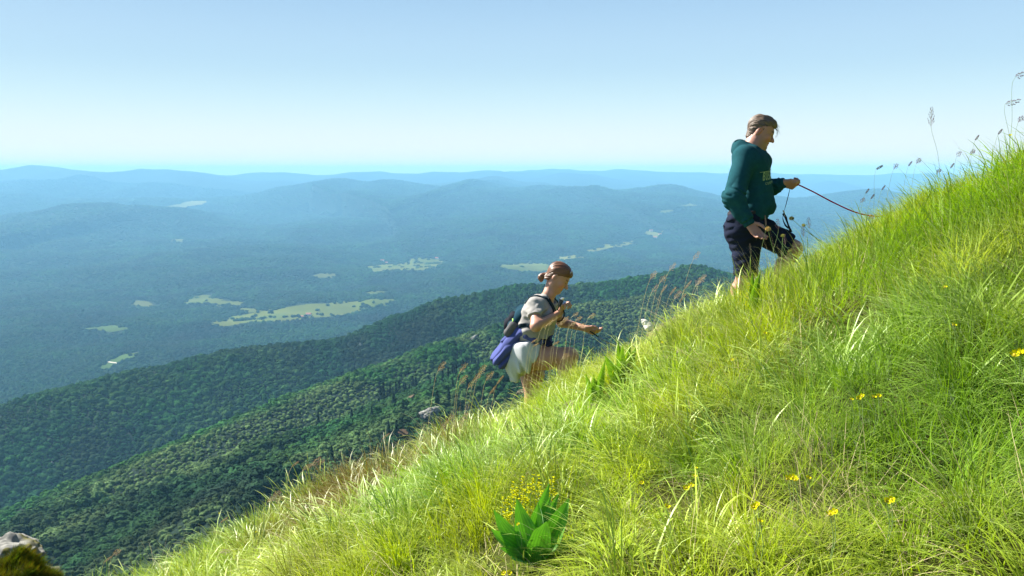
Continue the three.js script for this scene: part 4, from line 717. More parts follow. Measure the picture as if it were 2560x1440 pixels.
  const bodyShape = new THREE.Shape(); bodyShape.moveTo(-0.014, -0.026); bodyShape.lineTo(0.016, -0.026); bodyShape.lineTo(0.016, 0.026); bodyShape.lineTo(0.006, 0.032); bodyShape.lineTo(-0.014, 0.030); bodyShape.closePath();
  const camBody = new THREE.ExtrudeGeometry(bodyShape, { depth: 0.07, bevelEnabled: true, bevelSize: 0.004, bevelThickness: 0.004, bevelSegments: 2 }).translate(0, 0, -0.035).scale(0.85, 0.85, 0.85);
  part('camera_body', cp(camBody.applyQuaternion(cq).translate(...cAt.toArray())), std(lin(0.02, 0.02, 0.022), 0.45), cam);
  part('lens', cp(new THREE.LatheGeometry([[0.001, 0.05], [0.020, 0.05], [0.023, 0.046], [0.023, 0.02], [0.026, 0.016], [0.026, 0]].map(([a, b]) => new THREE.Vector2(a, b)), 20).rotateZ(-Math.PI / 2).applyQuaternion(cq).translate(...cAt.toArray())), std(lin(0.45, 0.45, 0.47), 0.3, { metalness: 0.8 }), cam);
  for (const k of [-0.03, 0.01, 0.032]) part('dial', cp(new THREE.CylinderGeometry(0.009, 0.010, 0.010, 14).translate(0, 0.037, k).applyQuaternion(cq).translate(...cAt.toArray())), std(lin(0.6, 0.6, 0.62), 0.25, { metalness: 0.9 }), cam);
  part('strap', cp(mergeGeometries([band(tee, [L(neck0, -0.03, 0.0, 0.052), L(neck0, 0.02, -0.03, 0.075), L(neck0, 0.06, -0.09, 0.075), L(neck0, 0.075, -0.13, 0.07)], 0.018, 0.004), tube([L(neck0, 0.085, -0.13, 0.08), cAt.clone().add(V(-0.02, -0.03, 0.045)), cAt.clone().add(V(0, 0.01, 0.035))], 0.004, 0.004, 12, 5)].map((g) => { g.deleteAttribute('uv'); return g; }))), cloth(lin(0.012, 0.018, 0.016)), cam);
  part('wrist_cord', cp(tube([W_(1409, 772, -0.16), W_(1410, 790, -0.2), W_(1402, 802, -0.2), W_(1393, 803, -0.18)], 0.006, 0.005, 20, 5)), cloth(lin(0.012, 0.012, 0.014)), cam);
  // dark cord leash from her left hand down to the grass
  const lg = W_(1478, 829, 0.09), leash = base('leash', lg);
  tag(leash, 'thin dark leash running from the woman\'s left hand down into the grass', 'leash');
  part('cord', tube([W_(1474, 827, 0.09), W_(1490, 838, 0.06), W_(1508, 850, 0.0), W_(1530, 861, -0.06), W_(1546, 867, -0.12), W_(1570, 878, -0.3)], 0.0055, 0.005, 30, 6).translate(-lg.x, -lg.y, -lg.z), cloth(lin(0.02, 0.035, 0.035)), leash);
}
// ------------------------------------------------------------------ stones, far houses, single trees
function hillHit(px, py, lift = 0, from = 0.6, to = 9) { // where a line of sight meets the hillside (raised by lift)
  const [X, Y] = dirOf(px, py);
  for (let D = from; D < to; D += 0.01) if (hillHeight(X * D, D) + lift > EYE + Y * D) return V(X * D, hillHeight(X * D, D), -D);
  return null;
}
function rockGeometry(seed, size, stretch, layers = 1) {
  const g = new THREE.IcosahedronGeometry(1, 26), p = g.attributes.position, v = V(), m = [];
  for (let i = 0; i < p.count; i++) {
    v.fromBufferAttribute(p, i);
    const n = 0.30 * noise3(v.x * 1.3 + seed, v.y * 1.3, v.z * 1.3) + 0.16 * noise3(v.x * 3 + seed, v.y * 3.4, v.z * 3) + 0.07 * noise3(v.x * 7, v.y * 9 + seed, v.z * 7);
    const w = v.y * 7 + 1.6 * v.x + 1.2 * noise3(v.x * 2, v.y * 2, v.z * 2 + seed), bed = layers * 0.10 * (Math.abs(w - Math.round(w)) * 2 - 0.5) + layers * 0.06 * noise3(v.x * 3, Math.round(w) * 3.7, v.z * 3) + 0.022 * noise3(v.x * 16, v.y * 26, v.z * 16);
    v.multiplyScalar(size * (1 + n + bed)); v.multiply(stretch);
    p.setXYZ(i, v.x, v.y, v.z);
    const t = 0.5 + 0.5 * noise3(v.x * 6 / size, v.y * 12 / size, v.z * 6 / size), l = smooth(0.4, 0.7, noise3(v.x * 2.6 / size + 9, v.y * 2.6 / size, v.z * 2.6 / size)), k = lerp(0.10, 0.25, t);
    m.push(lerp(k, 0.09, l), lerp(k * 0.98, 0.085, l), lerp(k * 0.88, 0.025, l));
  }
  g.setAttribute('color', new THREE.BufferAttribute(new Float32Array(m), 3)); g.deleteAttribute('uv'); g.deleteAttribute('normal');
  const w = mergeVertices(g, 1e-5); w.computeVertexNormals();
  return w;
}
const rockMat = cloth(0xffffff, { vertexColors: true });
{
  const c = at(8, 1424, 4.6), r = solo('boulder', rockGeometry(3, 0.20, V(1.05, 0.78, 1.0)), rockMat);
  r.position.copy(c); tag(r, 'grey weathered limestone boulder at the lower left corner of the slope', 'boulder');
  // rocky knoll that carries it
  const k = solo('outcrop', rockGeometry(8, 0.62, V(1.0, 1.1, 1.0), 0.6), std(lin(0.09, 0.095, 0.05), 1));
  k.position.copy(at(-60, 1700, 4.7)); tag(k, 'mossy rock outcrop under the grey boulder at the lower left', 'rock');
  const R = rng(4), moss = tuftGeometry0(12), list = [];
  const centre = at(6, 1462, 4.42), m = new THREE.Matrix4(), q = new THREE.Quaternion();
  for (let i = 0; i < 1500; i++) { const u = R() * 6.283, s = Math.sqrt(R()), d = V(Math.cos(u) * s, Math.sqrt(1 - s * s), Math.sin(u) * s), p = centre.clone().add(V(d.x * 0.25, d.y * 0.19 - 0.08, d.z * 0.22)); q.setFromUnitVectors(V(0, 1, 0), d.clone().lerp(V(0.3, 1, 0), 0.4).normalize()); p.addScaledVector(d, 0.075 * noise3(p.x * 10, p.y * 10, p.z * 10)); const z = 0.5 + 1.1 * R(); m.compose(p, q, V(z, z, z)); list.push([m.clone(), lin(lerp(0.06, 0.13, R()), lerp(0.075, 0.13, R()), 0.003)]); }
  const inst = new THREE.InstancedMesh(moss, leafy(0xffffff, 0.4, 0.9, { specularIntensity: 0.3 }), list.length); inst.name = 'moss_cushion'; list.forEach(([a, b], i) => { inst.setMatrixAt(i, a); inst.setColorAt(i, b); });
  scene.add(inst); tag(inst, 'dense olive-green cushion growing against the grey boulder', null, null, 'stuff');
}
function tuftGeometry0(seed) { const R = rng(seed), pos = [], idx = []; for (let i = 0; i < 26; i++) { const a = R() * 6.283, t = R() * 1.1, L = 0.02 + 0.035 * R(), x = Math.cos(a) * 0.02 * R(), z = Math.sin(a) * 0.02 * R(), w = 0.0035, k = pos.length / 3, dx = Math.cos(a) * Math.sin(t), dz = Math.sin(a) * Math.sin(t), dy = Math.cos(t); pos.push(x - dz * w - w * 0.3, 0, z + dx * w, x + dz * w + w * 0.3, 0, z - dx * w, x + dx * L, dy * L, z + dz * L); idx.push(k, k + 1, k + 2); } return rawGeo(pos, idx); }
{ // pale rocks among the trees
  const spot = (px, py, wpx, name, label, stretch, seed) => { const [x, d] = landHit(px, py, 240); const s = wpx / FPX * d / 2, o = solo(name, rockGeometry(seed, s, stretch, 1), cloth(0xffffff, { vertexColors: true })); o.position.set(x, landAt(x, d) + s * 0.9, -d); o.rotation.z = 0.5; tag(o, label, 'rock'); };
  spot(1076, 1052, 46, 'rock', 'pale grey limestone crag rising among dark conifers just beyond the meadow edge', V(1.2, 0.7, 0.9), 21);
  spot(130, 1162, 9, 'rock', 'tiny pale rock in the dark wood at the left', V(0.8, 1, 0.8), 22);
  spot(902, 868, 10, 'rock', 'small pinkish rock on the crest of the dark forest ridge', V(0.7, 1.2, 0.8), 23);
  spot(1186, 850, 14, 'rock', 'small pale rocks in the green slope left of the woman', V(1.3, 0.6, 0.8), 24);
  // bare earth on the wooded slope
  const patch = (px, py, w, h, label, col) => {
    const [x, d] = landHit(px, py, 240), s = w / FPX * d, n = 18, pos = [], idx = [], R = rng(px);
    pos.push(x, landAt(x, d) + 6, -d); for (let i = 0; i < n; i++) { const a = i / n * 6.283, r = 0.7 + 0.5 * R(), X = x + Math.cos(a) * s * 0.5 * r, D = d + Math.sin(a) * h * r; pos.push(X, landAt(X, D) + 6, -D); idx.push(0, 1 + (i + 1) % n, 1 + i); }
    tag(solo('bare_earth', rawGeo(pos, idx), cloth(col)), label, null, null, 'structure');
  };
  patch(1024, 1008, 16, 26, 'sandy bare strip between the trees above the pale crag', lin(0.075, 0.055, 0.032));
  patch(1008, 1098, 26, 6, 'orange-brown bare earth at the foot of the conifers by the meadow edge', lin(0.08, 0.05, 0.025));
}
{ // conifers that stand out singly below the meadow edge
  const barkMat = std(lin(0.06, 0.045, 0.035)), needle = null;
  const list = [[960, 1012, 34], [985, 1020, 40], [1008, 1032, 36], [1093, 1018, 44], [1122, 1006, 40], [1086, 1072, 46], [1060, 1088, 40], [992, 1092, 44], [972, 1086, 36], [1132, 976, 30], [1147, 968, 34], [1168, 980, 36], [702, 1132, 34], [420, 1264, 38], [880, 1056, 34], [906, 1044, 30], [930, 1050, 36], [1192, 958, 32], [830, 1152, 40], [762, 1122, 34], [282, 1330, 44]];
  const geo = crownGeometry(33, 420, 14, 2.9, true), R = rng(12);
  list.forEach(([px, py, h]) => {
    const [x, d] = landHit(px, py, 240), H = h / FPX * d, k = H / 14, t = base('fir_tree', V(x, landAt(x, d), -d));
    const c = part('crown', geo, cloth(lin(0.010 + 0.006 * R(), 0.030 + 0.016 * R(), 0.014)), t); c.scale.set(k * (0.85 + 0.4 * R()), k, k * 0.95); c.rotation.y = R() * 6;
    part('trunk', new THREE.CylinderGeometry(0.05 * k, 0.2 * k, 9 * k, 6).translate(0, 4.2 * k, 0), barkMat, t);
    tag(t, null, 'tree'); inRow(t, px, 'single dark conifer below the meadow edge', 'single dark conifers below the meadow edge');
  });
}
{ // houses on the valley floor, a few pixels each
  const wallM = std(lin(0.5, 0.48, 0.44)), roofM = std(lin(0.30, 0.12, 0.07)), dark = std(lin(0.03, 0.035, 0.04), 0.3);
  const list = [[772, 790, 13, 'white farmhouse in the middle of the largest meadow'], [756, 794, 8, 'small white barn just left of the farmhouse in the largest meadow'], [615, 800, 8, 'white cottage at the left part of the largest meadow'], [956, 654, 9, 'pale house at the left end of the meadow in the valley centre'], [966, 659, 7, 'smaller pale house just right of it at the meadow in the valley centre'], [1092, 648, 8, 'pale house at the right end of the meadow in the valley centre'], [1638, 596, 8, 'lowest of the three far pale houses left of the man'], [1628, 579, 8, 'topmost of the three far pale houses left of the man'], [1650, 588, 7, 'rightmost of the three far pale houses left of the man']];
  list.forEach(([px, py, w, label]) => {
    const [x, d] = landHit(px, py, 2200), L = w / FPX * d, W = L * 0.6, H = L * 0.34, o = base('house', V(x, landAt(x, d) + 1.5, -d));
    part('wall', new THREE.BoxGeometry(L, H, W).translate(0, H / 2, 0), wallM, o);
    const s = new THREE.Shape(); s.moveTo(-W * 0.6, 0); s.lineTo(W * 0.6, 0); s.lineTo(0, W * 0.48); s.closePath();
    part('roof', new THREE.ExtrudeGeometry(s, { depth: L * 1.08, bevelEnabled: false }).translate(0, H + 0.02, -L * 0.54).rotateY(Math.PI / 2), roofM, o);
    for (const k of [-0.28, 0.05, 0.3]) part('window', new THREE.BoxGeometry(L * 0.1, H * 0.3, 0.3).translate(L * k, H * 0.55, W / 2 + 0.05), dark, o);
    o.rotation.y = (px % 7) * 0.12 - 0.4;
    tag(o, label, 'house');
  });
}
// ------------------------------------------------------------------ plants that can be told apart in the meadow
// a lance-shaped leaf from base to tip: folded along the midrib, arching outward
function leafGeometry(from, to, width, out, fold = 0.35, wave = 0.0, seed = 1) {
  const pos = [], uv = [], idx = [], N = 22, K = 4, R = rng(seed), ax = to.clone().sub(from), len = ax.length(), up = ax.clone().normalize();
  const face = out.clone().addScaledVector(up, -out.dot(up)).normalize(), side = V().crossVectors(up, face).normalize(), ph = R() * 6;
  for (let i = 0; i <= N; i++) {
    const u = i / N, prof = Math.pow(Math.sin(Math.PI * Math.pow(u, 0.82)), 0.85) * (1 - 0.25 * u) + (u < 0.15 ? 0.25 * (1 - u / 0.15) : 0), w = Math.max(0.002, width * 0.5 * prof);
    const c = from.clone().lerp(to, u).addScaledVector(face, -Math.sin(Math.PI * u) * len * 0.10 + u * u * len * 0.03);
    for (let j = -K; j <= K; j++) {
      const t = j / K, p = c.clone().addScaledVector(side, t * w).addScaledVector(face, Math.abs(t) * w * fold + wave * Math.sin(u * 16 + ph + t) * Math.abs(t) * w - 0.0011 * Math.cos(t * 22) * prof);
      pos.push(p.x, p.y, p.z); uv.push(t * 0.5 + 0.5, u);
      if (i < N && j < K) { const k = i * (2 * K + 1) + j + K; idx.push(k, k + 1, k + 2 * K + 1, k + 1, k + 2 * K + 2, k + 2 * K + 1); }
    }
  }
  return rawGeo(pos, idx, null, uv);
}
const veinTex = noiseTexture(128, (x, y) => { const r = Math.abs(x - 0.5), m = smooth(0.02, 0.0, r), v = 0.5 + 0.5 * Math.cos(r * 2 * 22); const n = 0.72 + 0.28 * v; return [clamp(n * (0.85 + 0.5 * m), 0, 1), clamp(n * (0.9 + 0.2 * m), 0, 1), clamp(n * (0.8 + 0.5 * m), 0, 1)]; });
const bigLeafMat2 = new THREE.MeshPhysicalMaterial({ color: lin(0.17, 0.32, 0.012), map: veinTex, roughness: 0.85, transmission: 0.6, thickness: 0, specularIntensity: 0.4, side: THREE.DoubleSide }), bigLeafMat = new THREE.MeshPhysicalMaterial({ color: lin(0.14, 0.42, 0.018), map: veinTex, roughness: 0.7, transmission: 0.5, thickness: 0, specularIntensity: 0.7, side: THREE.DoubleSide });
{ // the large rosette in the foreground
  const root = hillHit(1336, 1392, 0.03), g = base('broadleaf_plant', root), D = -root.z, zz = D * CP + (EYE - root.y) * SP;
  tag(g, 'large rosette of broad glossy green leaves standing out of the foreground grass', 'plant');
  const tip = (px, py, dz) => at(px, py, zz + dz).sub(root);
  const leaves = [[1371, 1210, 0.07, 0.075, [0.2, 0, 1]], [1291, 1248, 0.02, 0.088, [0.3, 0.1, 1]], [1424, 1246, 0.0, 0.085, [-0.5, 0.1, 1]], [1232, 1276, 0.0, 0.075, [0.35, 0.6, 0.8]], [1226, 1325, -0.03, 0.078, [0.2, 0.8, 0.7]], [1349, 1255, 0.0, 0.055, [-0.8, 0.0, 0.6]], [1377, 1240, 0.05, 0.060, [-0.2, 0, 1]], [1366, 1300, -0.10, 0.088, [0.1, 0.2, 1]], [1247, 1372, -0.07, 0.075, [0, 0.9, 0.5]], [1394, 1238, 0.12, 0.07, [0, 0, 1]], [1449, 1345, 0.02, 0.06, [-0.3, 0.9, 0.5]]];
  leaves.forEach(([px, py, dz, w, o], i) => { const f = V((i % 3 - 1) * 0.012, 0.01, (i % 2) * 0.016 - 0.008); part('leaf', leafGeometry(f, tip(px, py, dz), w * 0.82, V(...o), i === 7 ? 0.2 : 0.5, 0.16, i + 1), bigLeafMat, g); });
  KEEP_OUT.push([root.x, D, 0.07], [root.x - 0.06, D - 0.07, 0.07, 0.3], [root.x + 0.04, D - 0.06, 0.10, 0.3], [root.x, D - 0.2, 0.17, 0.5], [root.x, D - 0.38, 0.17, 0.6], [root.x - 0.11, D - 0.05, 0.12, 0.4], [root.x + 0.12, D - 0.10, 0.15, 0.45]);
}

{ // smaller broad-leaved plants on the crest
  const clump = (px, py, lift, tips, label, w) => { const root = hillHit(px, py, lift, 2) ?? V(...hillAt(px, py)); const D = -root.z, zz = D * CP + (EYE - root.y) * SP, g = base('broadleaf_plant', root); tag(g, label, 'plant'); tips.forEach(([x, y, dz], i) => part('leaf', leafGeometry(V(0, 0, 0), at(x, y, zz + dz).sub(root), w * (0.8 + 0.08 * i), V(0.3 * (i % 3 - 1), 0.3, 1), 0.45, 0.1, i + 40), bigLeafMat2, g)); KEEP_OUT.push([root.x, D, 0.05]); };
  clump(1492, 972, 0.12, [[1464, 934, -0.05], [1484, 938, 0.02], [1512, 900, 0], [1500, 948, -0.06], [1476, 955, -0.07]], 'low plant with broad bright green leaves on the crest right of the woman\'s knee', 0.055);
  clump(1556, 905, 0.14, [[1545, 852, 0], [1576, 858, 0.04], [1556, 862, -0.04], [1512, 888, -0.05], [1590, 868, 0.02]], 'taller broad-leaved plant on the crest where the dark leash meets the grass', 0.058);
  clump(1886, 722, 0.16, [[1881, 682, 0.02], [1899, 680, 0.03], [1890, 694, -0.03]], 'small plant with three dark round leaves at the man\'s rear foot', 0.055);
}
function hillAt(px, py) { const [X] = dirOf(px, py), D = CREST; return [X * D, hillHeight(X * D, D), -D]; }
// ------------------------------------------------------------------ grass stalks with seed heads
const stemGreen = std(lin(0.16, 0.24, 0.07), 0.7), stemStraw = std(lin(0.42, 0.36, 0.16), 0.7);
const headMats = { purple: std(lin(0.11, 0.055, 0.075), 0.9), gold: leafy(lin(0.36, 0.23, 0.08), 0.35, 0.8), rust: leafy(lin(0.30, 0.185, 0.085), 0.3, 0.85), pale: leafy(lin(0.42, 0.31, 0.22), 0.35, 0.85), dark: std(lin(0.035, 0.045, 0.025), 0.9) };
function spikelet(c, dir, len, w, pos, nor) { // a small four-sided grain
  const a = V(0.31, 0.2, 0.93).cross(dir).normalize(), b = V().crossVectors(dir, a), p0 = c, p1 = c.clone().addScaledVector(dir, len), m = c.clone().addScaledVector(dir, len * 0.4), k = [a, b, a.clone().negate(), b.clone().negate()];
  for (let i = 0; i < 4; i++) { const q = m.clone().addScaledVector(k[i], w), r = m.clone().addScaledVector(k[(i + 1) % 4], w), n = k[i].clone().add(k[(i + 1) % 4]).normalize(); for (const t of [p0, r, q, p1, q, r]) { pos.push(t.x, t.y, t.z); nor.push(n.x, n.y, n.z); } }
}
function seedHead(axis, kind, size, R) { // axis: [start, end] in the stalk's own place
  const pos = [], nor = [], parts = [], d = axis[1].clone().sub(axis[0]), L = d.length(), u = d.clone().normalize();
  const n = { panicle: 26, spike: 46, nod: 22 }[kind];
  for (let i = 0; i < n; i++) {
    const t = i / n, c = axis[0].clone().addScaledVector(d, t), a = i * 2.399 + R() * 0.6, s = V(Math.cos(a), 0.1, Math.sin(a)).cross(u).normalize();
    if (kind === 'spike') { const w = 0.004 * size * Math.sin(Math.PI * (0.12 + 0.85 * t)); spikelet(c.addScaledVector(s, w), u.clone().multiplyScalar(0.9).addScaledVector(s, 0.5).normalize(), 0.010 * size, 0.0021 * size, pos, nor); }
    else { const reach = (kind === 'nod' ? 0.022 : 0.034) * size * (1 - 0.75 * t) * (0.5 + 0.7 * R()), b = u.clone().multiplyScalar(kind === 'nod' ? 0.75 : 0.9).addScaledVector(s, 0.75).add(V(0, kind === 'nod' ? -0.25 : 0, 0)).normalize(), e = c.clone().addScaledVector(b, reach); if (reach > 0.01) parts.push(tube([c, e], 0.0006, 0.0005, 1, 3, false)); spikelet(e, b.lerp(u, 0.35).normalize(), 0.013 * size * (0.7 + 0.5 * R()), 0.0026 * size, pos, nor); }
  }
  const g = new THREE.BufferGeometry(); g.setAttribute('position', new THREE.BufferAttribute(new Float32Array(pos), 3)); g.setAttribute('normal', new THREE.BufferAttribute(new Float32Array(nor), 3));
  return mergeGeometries([g, ...parts.map((p) => { const q = p.toNonIndexed(); q.deleteAttribute('uv'); return q; })]);
}
// a stalk whose head shows at a place of the photograph, D metres ahead, leaning by lean (fraction of its height)
function stalk(px, py, D, o) {
  const [X, Y] = dirOf(px, py), head = V(X * D, EYE + Y * D, -D), R = rng(px * 31 + py), h = head.y - hillHeight(head.x, D);
  const bx = head.x - (o.lean ?? 0.15) * h + 0.03 * (R() - 0.5), bd = D + 0.05 * (R() - 0.5), root = V(bx, hillHeight(bx, bd) - 0.01, -bd);
  if (head.y - root.y < 0.06) return null;
  const g = base('grass_stalk', root), top = head.clone().sub(root), size = (o.size ?? 1) * 0.82, len = (o.len ?? 0.07) * size, bend = o.bend ?? V(0.5, 0.8, 0.1), dir = bend.clone().normalize();
  const mid = top.clone().multiplyScalar(0.55).add(V(-0.06 * h * (o.lean ?? 0.15) * 2, 0.02, 0)), s0 = top.clone().addScaledVector(dir, -len * 0.5), s1 = top.clone().addScaledVector(dir, len * 0.5);
  part('stem', tube([V(0, 0, 0), mid, s0, s1], 0.0012, 0.0006, 14, 4), o.straw ? stemStraw : stemGreen, g);
  part('seed_head', seedHead([s0, s1], o.kind ?? 'panicle', size, R), headMats[o.color], g);
  tag(g, null, 'grass stalk'); inRow(g, px, o.label, o.group);
  return g;
}
{
  const many = (list, o) => list.forEach(([px, py, D, kind, extra]) => stalk(px, py, D, { ...o, ...(kind ? { kind } : {}), ...(extra ?? {}) }));
  many([[2442, 345, 4.4, 'spike'], [2500, 330, 4.2, 'spike'], [2430, 382, 4.5], [2396, 386, 4.5, 'nod'], [2238, 418, 4.6], [2275, 410, 4.7, 'spike'], [2295, 404, 4.6], [2380, 415, 4.5, 'spike'], [2168, 478, 4.7, 'spike'], [2181, 492, 4.7, 'spike'], [2155, 502, 4.8], [2208, 470, 4.8, 'spike'], [2345, 430, 4.5], [2550, 300, 4.2]],
    { color: 'purple', len: 0.05, size: 0.75, label: 'thin purplish grass stalk on the right crest', group: 'purplish grass stalks on the right crest' });
  stalk(2328, 295, 4.5, { color: 'purple', len: 0.10, size: 1.15, lean: -0.2, bend: V(-0.05, 1, 0), label: 'tallest free-standing grass stalk against the sky, midway between man and right edge' });
  stalk(2530, 256, 4.2, { color: 'purple', kind: 'nod', len: 0.08, size: 1.1, lean: 0.0, bend: V(1, 0.25, 0), label: 'grass stalk with nodding seed head near the right edge, second highest' });
  stalk(2552, 186, 4.0, { color: 'purple', kind: 'nod', len: 0.07, size: 1.1, lean: 0.05, bend: V(1, 0.35, 0), label: 'highest grass stalk, its dark seed head cut by the right edge of the view' });
  stalk(2198, 419, 4.7, { color: 'dark', kind: 'spike', len: 0.05, lean: 0.05, bend: V(1, 0.6, 0), label: 'grass stalk with a single dark bent head above the red leash end' });
  many([[1632, 690, 5.0], [1660, 722, 4.9, 'spike'], [1682, 728, 4.9, 'spike'], [1740, 640, 5.0, 'nod'], [1720, 712, 4.9, 'spike'], [1746, 706, 4.9], [1754, 699, 5.0], [1692, 740, 4.8], [1636, 722, 4.9, 'nod'], [1680, 668, 5.0, 'nod'], [1706, 745, 4.8, 'spike'], [1655, 700, 5.0]],
    { color: 'pale', straw: true, len: 0.075, size: 1, lean: 0.25, bend: V(0.6, 0.8, 0), label: 'pale dry grass stalk between woman and man', group: 'pale dry stalks between the two hikers' });
  many([[1376, 806, 5.6, 'nod'], [1386, 798, 5.6, 'nod'], [1405, 806, 5.5, 'nod'], [1414, 797, 5.6, 'nod'], [1437, 787, 5.5, 'nod'], [1446, 797, 5.4, 'nod'], [1432, 810, 5.4, 'nod'], [1336, 852, 5.5, 'spike'], [1390, 858, 5.4, 'spike'], [1478, 790, 5.3, 'nod'], [1340, 862, 5.5, 'spike'], [1412, 892, 5.2], [1452, 815, 5.3], [1362, 815, 5.5, 'nod']],
    { color: 'gold', straw: true, len: 0.06, size: 0.95, lean: 0.2, bend: V(0.85, 0.5, 0.1), label: 'golden seed head on thin stalk before the woman', group: 'golden stalks in front of the woman' });
  many([[1102, 918, 4.8], [1156, 922, 4.8], [1204, 926, 4.8], [1192, 944, 4.7], [1156, 952, 4.8], [1250, 950, 4.8, 'spike'], [1222, 942, 4.8], [1178, 960, 4.7, 'nod'], [1232, 975, 4.8, 'spike'], [1110, 1062, 4.5, 'nod'], [1150, 1056, 4.5, 'nod'], [1132, 1068, 4.5, 'nod'], [1120, 1050, 4.5, 'nod'], [1160, 1044, 4.5, 'nod']],
    { color: 'gold', straw: true, len: 0.08, size: 1.05, lean: 0.2, bend: V(0.6, 0.8, 0), label: 'golden grass stalk on the crest left of the woman', group: 'golden stalks left of the woman' });
  many([[738, 1160, 4.4, 'spike'], [792, 1150, 4.4, 'nod'], [780, 1162, 4.4], [765, 1170, 4.4], [690, 1236, 4.3], [698, 1248, 4.3], [676, 1250, 4.2], [290, 1382, 4.2], [800, 1158, 4.4], [270, 1398, 4.2, 'spike'], [560, 1300, 4.3, 'spike'], [965, 1090, 4.5, 'spike']],
    { color: 'rust', straw: true, len: 0.075, size: 0.85, lean: 0.3, bend: V(0.8, 0.6, 0), label: 'rust-brown grass stalk on the left crest', group: 'rust-brown stalks on the left crest' });
  many([[1270, 1072, 3.5], [1320, 1086, 3.4], [1672, 858, 4.0], [1846, 795, 4.1]], { color: 'dark', kind: 'spike', len: 0.10, size: 1, lean: -0.25, bend: V(-0.3, 1, 0), label: 'dark upright seed spike in open grass', group: 'dark seed spikes in the grass' });
  many([[1914, 552, 5.1, 'spike'], [1945, 562, 5.1], [1962, 600, 5.1], [2022, 560, 5.1], [2008, 580, 5.2], [1876, 622, 5.0, 'spike']], { color: 'purple', len: 0.09, size: 0.9, lean: 0.1, bend: V(-0.15, 1, 0), label: 'thin purplish stalk before the man\'s legs', group: 'purplish stalks in front of the man' });
  many([[1700, 880, 3.6], [1420, 1010, 3.7], [1480, 1015, 3.6, 'nod'], [1905, 720, 4.3, 'nod'], [1890, 770, 4.0], [2110, 730, 4.1, 'nod'], [2180, 760, 3.9], [1560, 1060, 3.2, 'nod'], [1300, 980, 4.3], [1330, 1180, 2.7, 'nod'], [1980, 1080, 2.6, 'nod'], [2400, 560, 3.9, 'nod'], [2300, 640, 3.9], [1010, 1190, 3.7, 'nod'], [900, 1240, 3.6, 'nod'], [560, 1380, 3.4]], { color: 'pale', straw: true, len: 0.07, size: 0.8, lean: 0.35, bend: V(0.9, 0.35, 0.2), label: 'straw-pale bowed seed head in open grass', group: 'bowed straw-pale heads in the open grass' });
}
{ // round buds on long bent stems before the man's knee, and dry brown heads lower down
  const bud = (px, py, D, r, lean, col, label, group) => {
    const [X, Y] = dirOf(px, py), head = V(X * D, EYE + Y * D, -D), h = head.y - hillHeight(head.x, D), bx = head.x - lean * Math.max(h, 0.15), root = V(bx, hillHeight(bx, D) - 0.01, -D), g = base('bud_flower', root), top = head.clone().sub(root);
    part('stem', tube([V(0, 0, 0), V(top.x * 0.45, top.y * 0.35, 0), V(top.x * 0.85, top.y * 0.78, 0), top], 0.0022, 0.0016, 16, 5), stemGreen, g);
    const pos = [], nor = [], R = rng(px); for (let i = 0; i < 60; i++) { const u = 1 - 2 * (i + 0.5) / 60, a = i * 2.399, d = V(Math.cos(a) * Math.sqrt(1 - u * u), u * 0.8, Math.sin(a) * Math.sqrt(1 - u * u)); spikelet(top.clone().addScaledVector(d, r * 0.35), d.normalize(), r * (0.75 + 0.2 * R()), r * 0.22, pos, nor); }
    const geo = new THREE.BufferGeometry(); geo.setAttribute('position', new THREE.BufferAttribute(new Float32Array(pos), 3)); geo.setAttribute('normal', new THREE.BufferAttribute(new Float32Array(nor), 3));
    part('flower_head', geo, std(col, 0.9), g); tag(g, null, 'flower'); inRow(g, px, label, group);
  };
  const olive = lin(0.26, 0.25, 0.05), tan = lin(0.45, 0.30, 0.10), brown = lin(0.14, 0.07, 0.02);
  bud(1920, 572, 5.0, 0.016, -0.35, tan, 'tan round bud on a bent stem right beside the man\'s hand');
  bud(1957, 589, 5.0, 0.012, 0.0, olive, 'olive bud on a straight stem in front of the man\'s raised thigh');
  bud(1979, 546, 5.0, 0.014, -0.9, lin(0.10, 0.11, 0.03), 'dark green bud on long curved stem right of the man\'s thigh, higher of two');
  bud(2009, 563, 5.0, 0.011, -0.8, olive, 'smaller green bud right of the man\'s raised thigh, lower of two');
  bud(1975, 628, 4.9, 0.013, -0.1, olive, 'yellowish bud right at the man\'s raised knee');
  bud(2196, 772, 3.3, 0.013, 0.1, lin(0.34, 0.33, 0.20), 'creamy white flower head in the grass below the man, right one');
  bud(2160, 622, 4.0, 0.011, 0.1, lin(0.34, 0.33, 0.22), 'creamy white flower head near the crest right of the man\'s knee');
  bud(1662, 1150, 2.6, 0.009, 0.2, lin(0.34, 0.33, 0.22), 'creamy white flower head in the middle of the open grass');
  [[1939, 1040, 2.7], [2037, 1034, 2.7], [2090, 948, 2.9], [2125, 975, 2.85], [2365, 1265, 1.75]].forEach(([px, py, D]) => bud(px, py, D, 0.0085, 0.1, brown, 'dried brown flower head in the lower right grass', 'dried brown flower heads'));
}
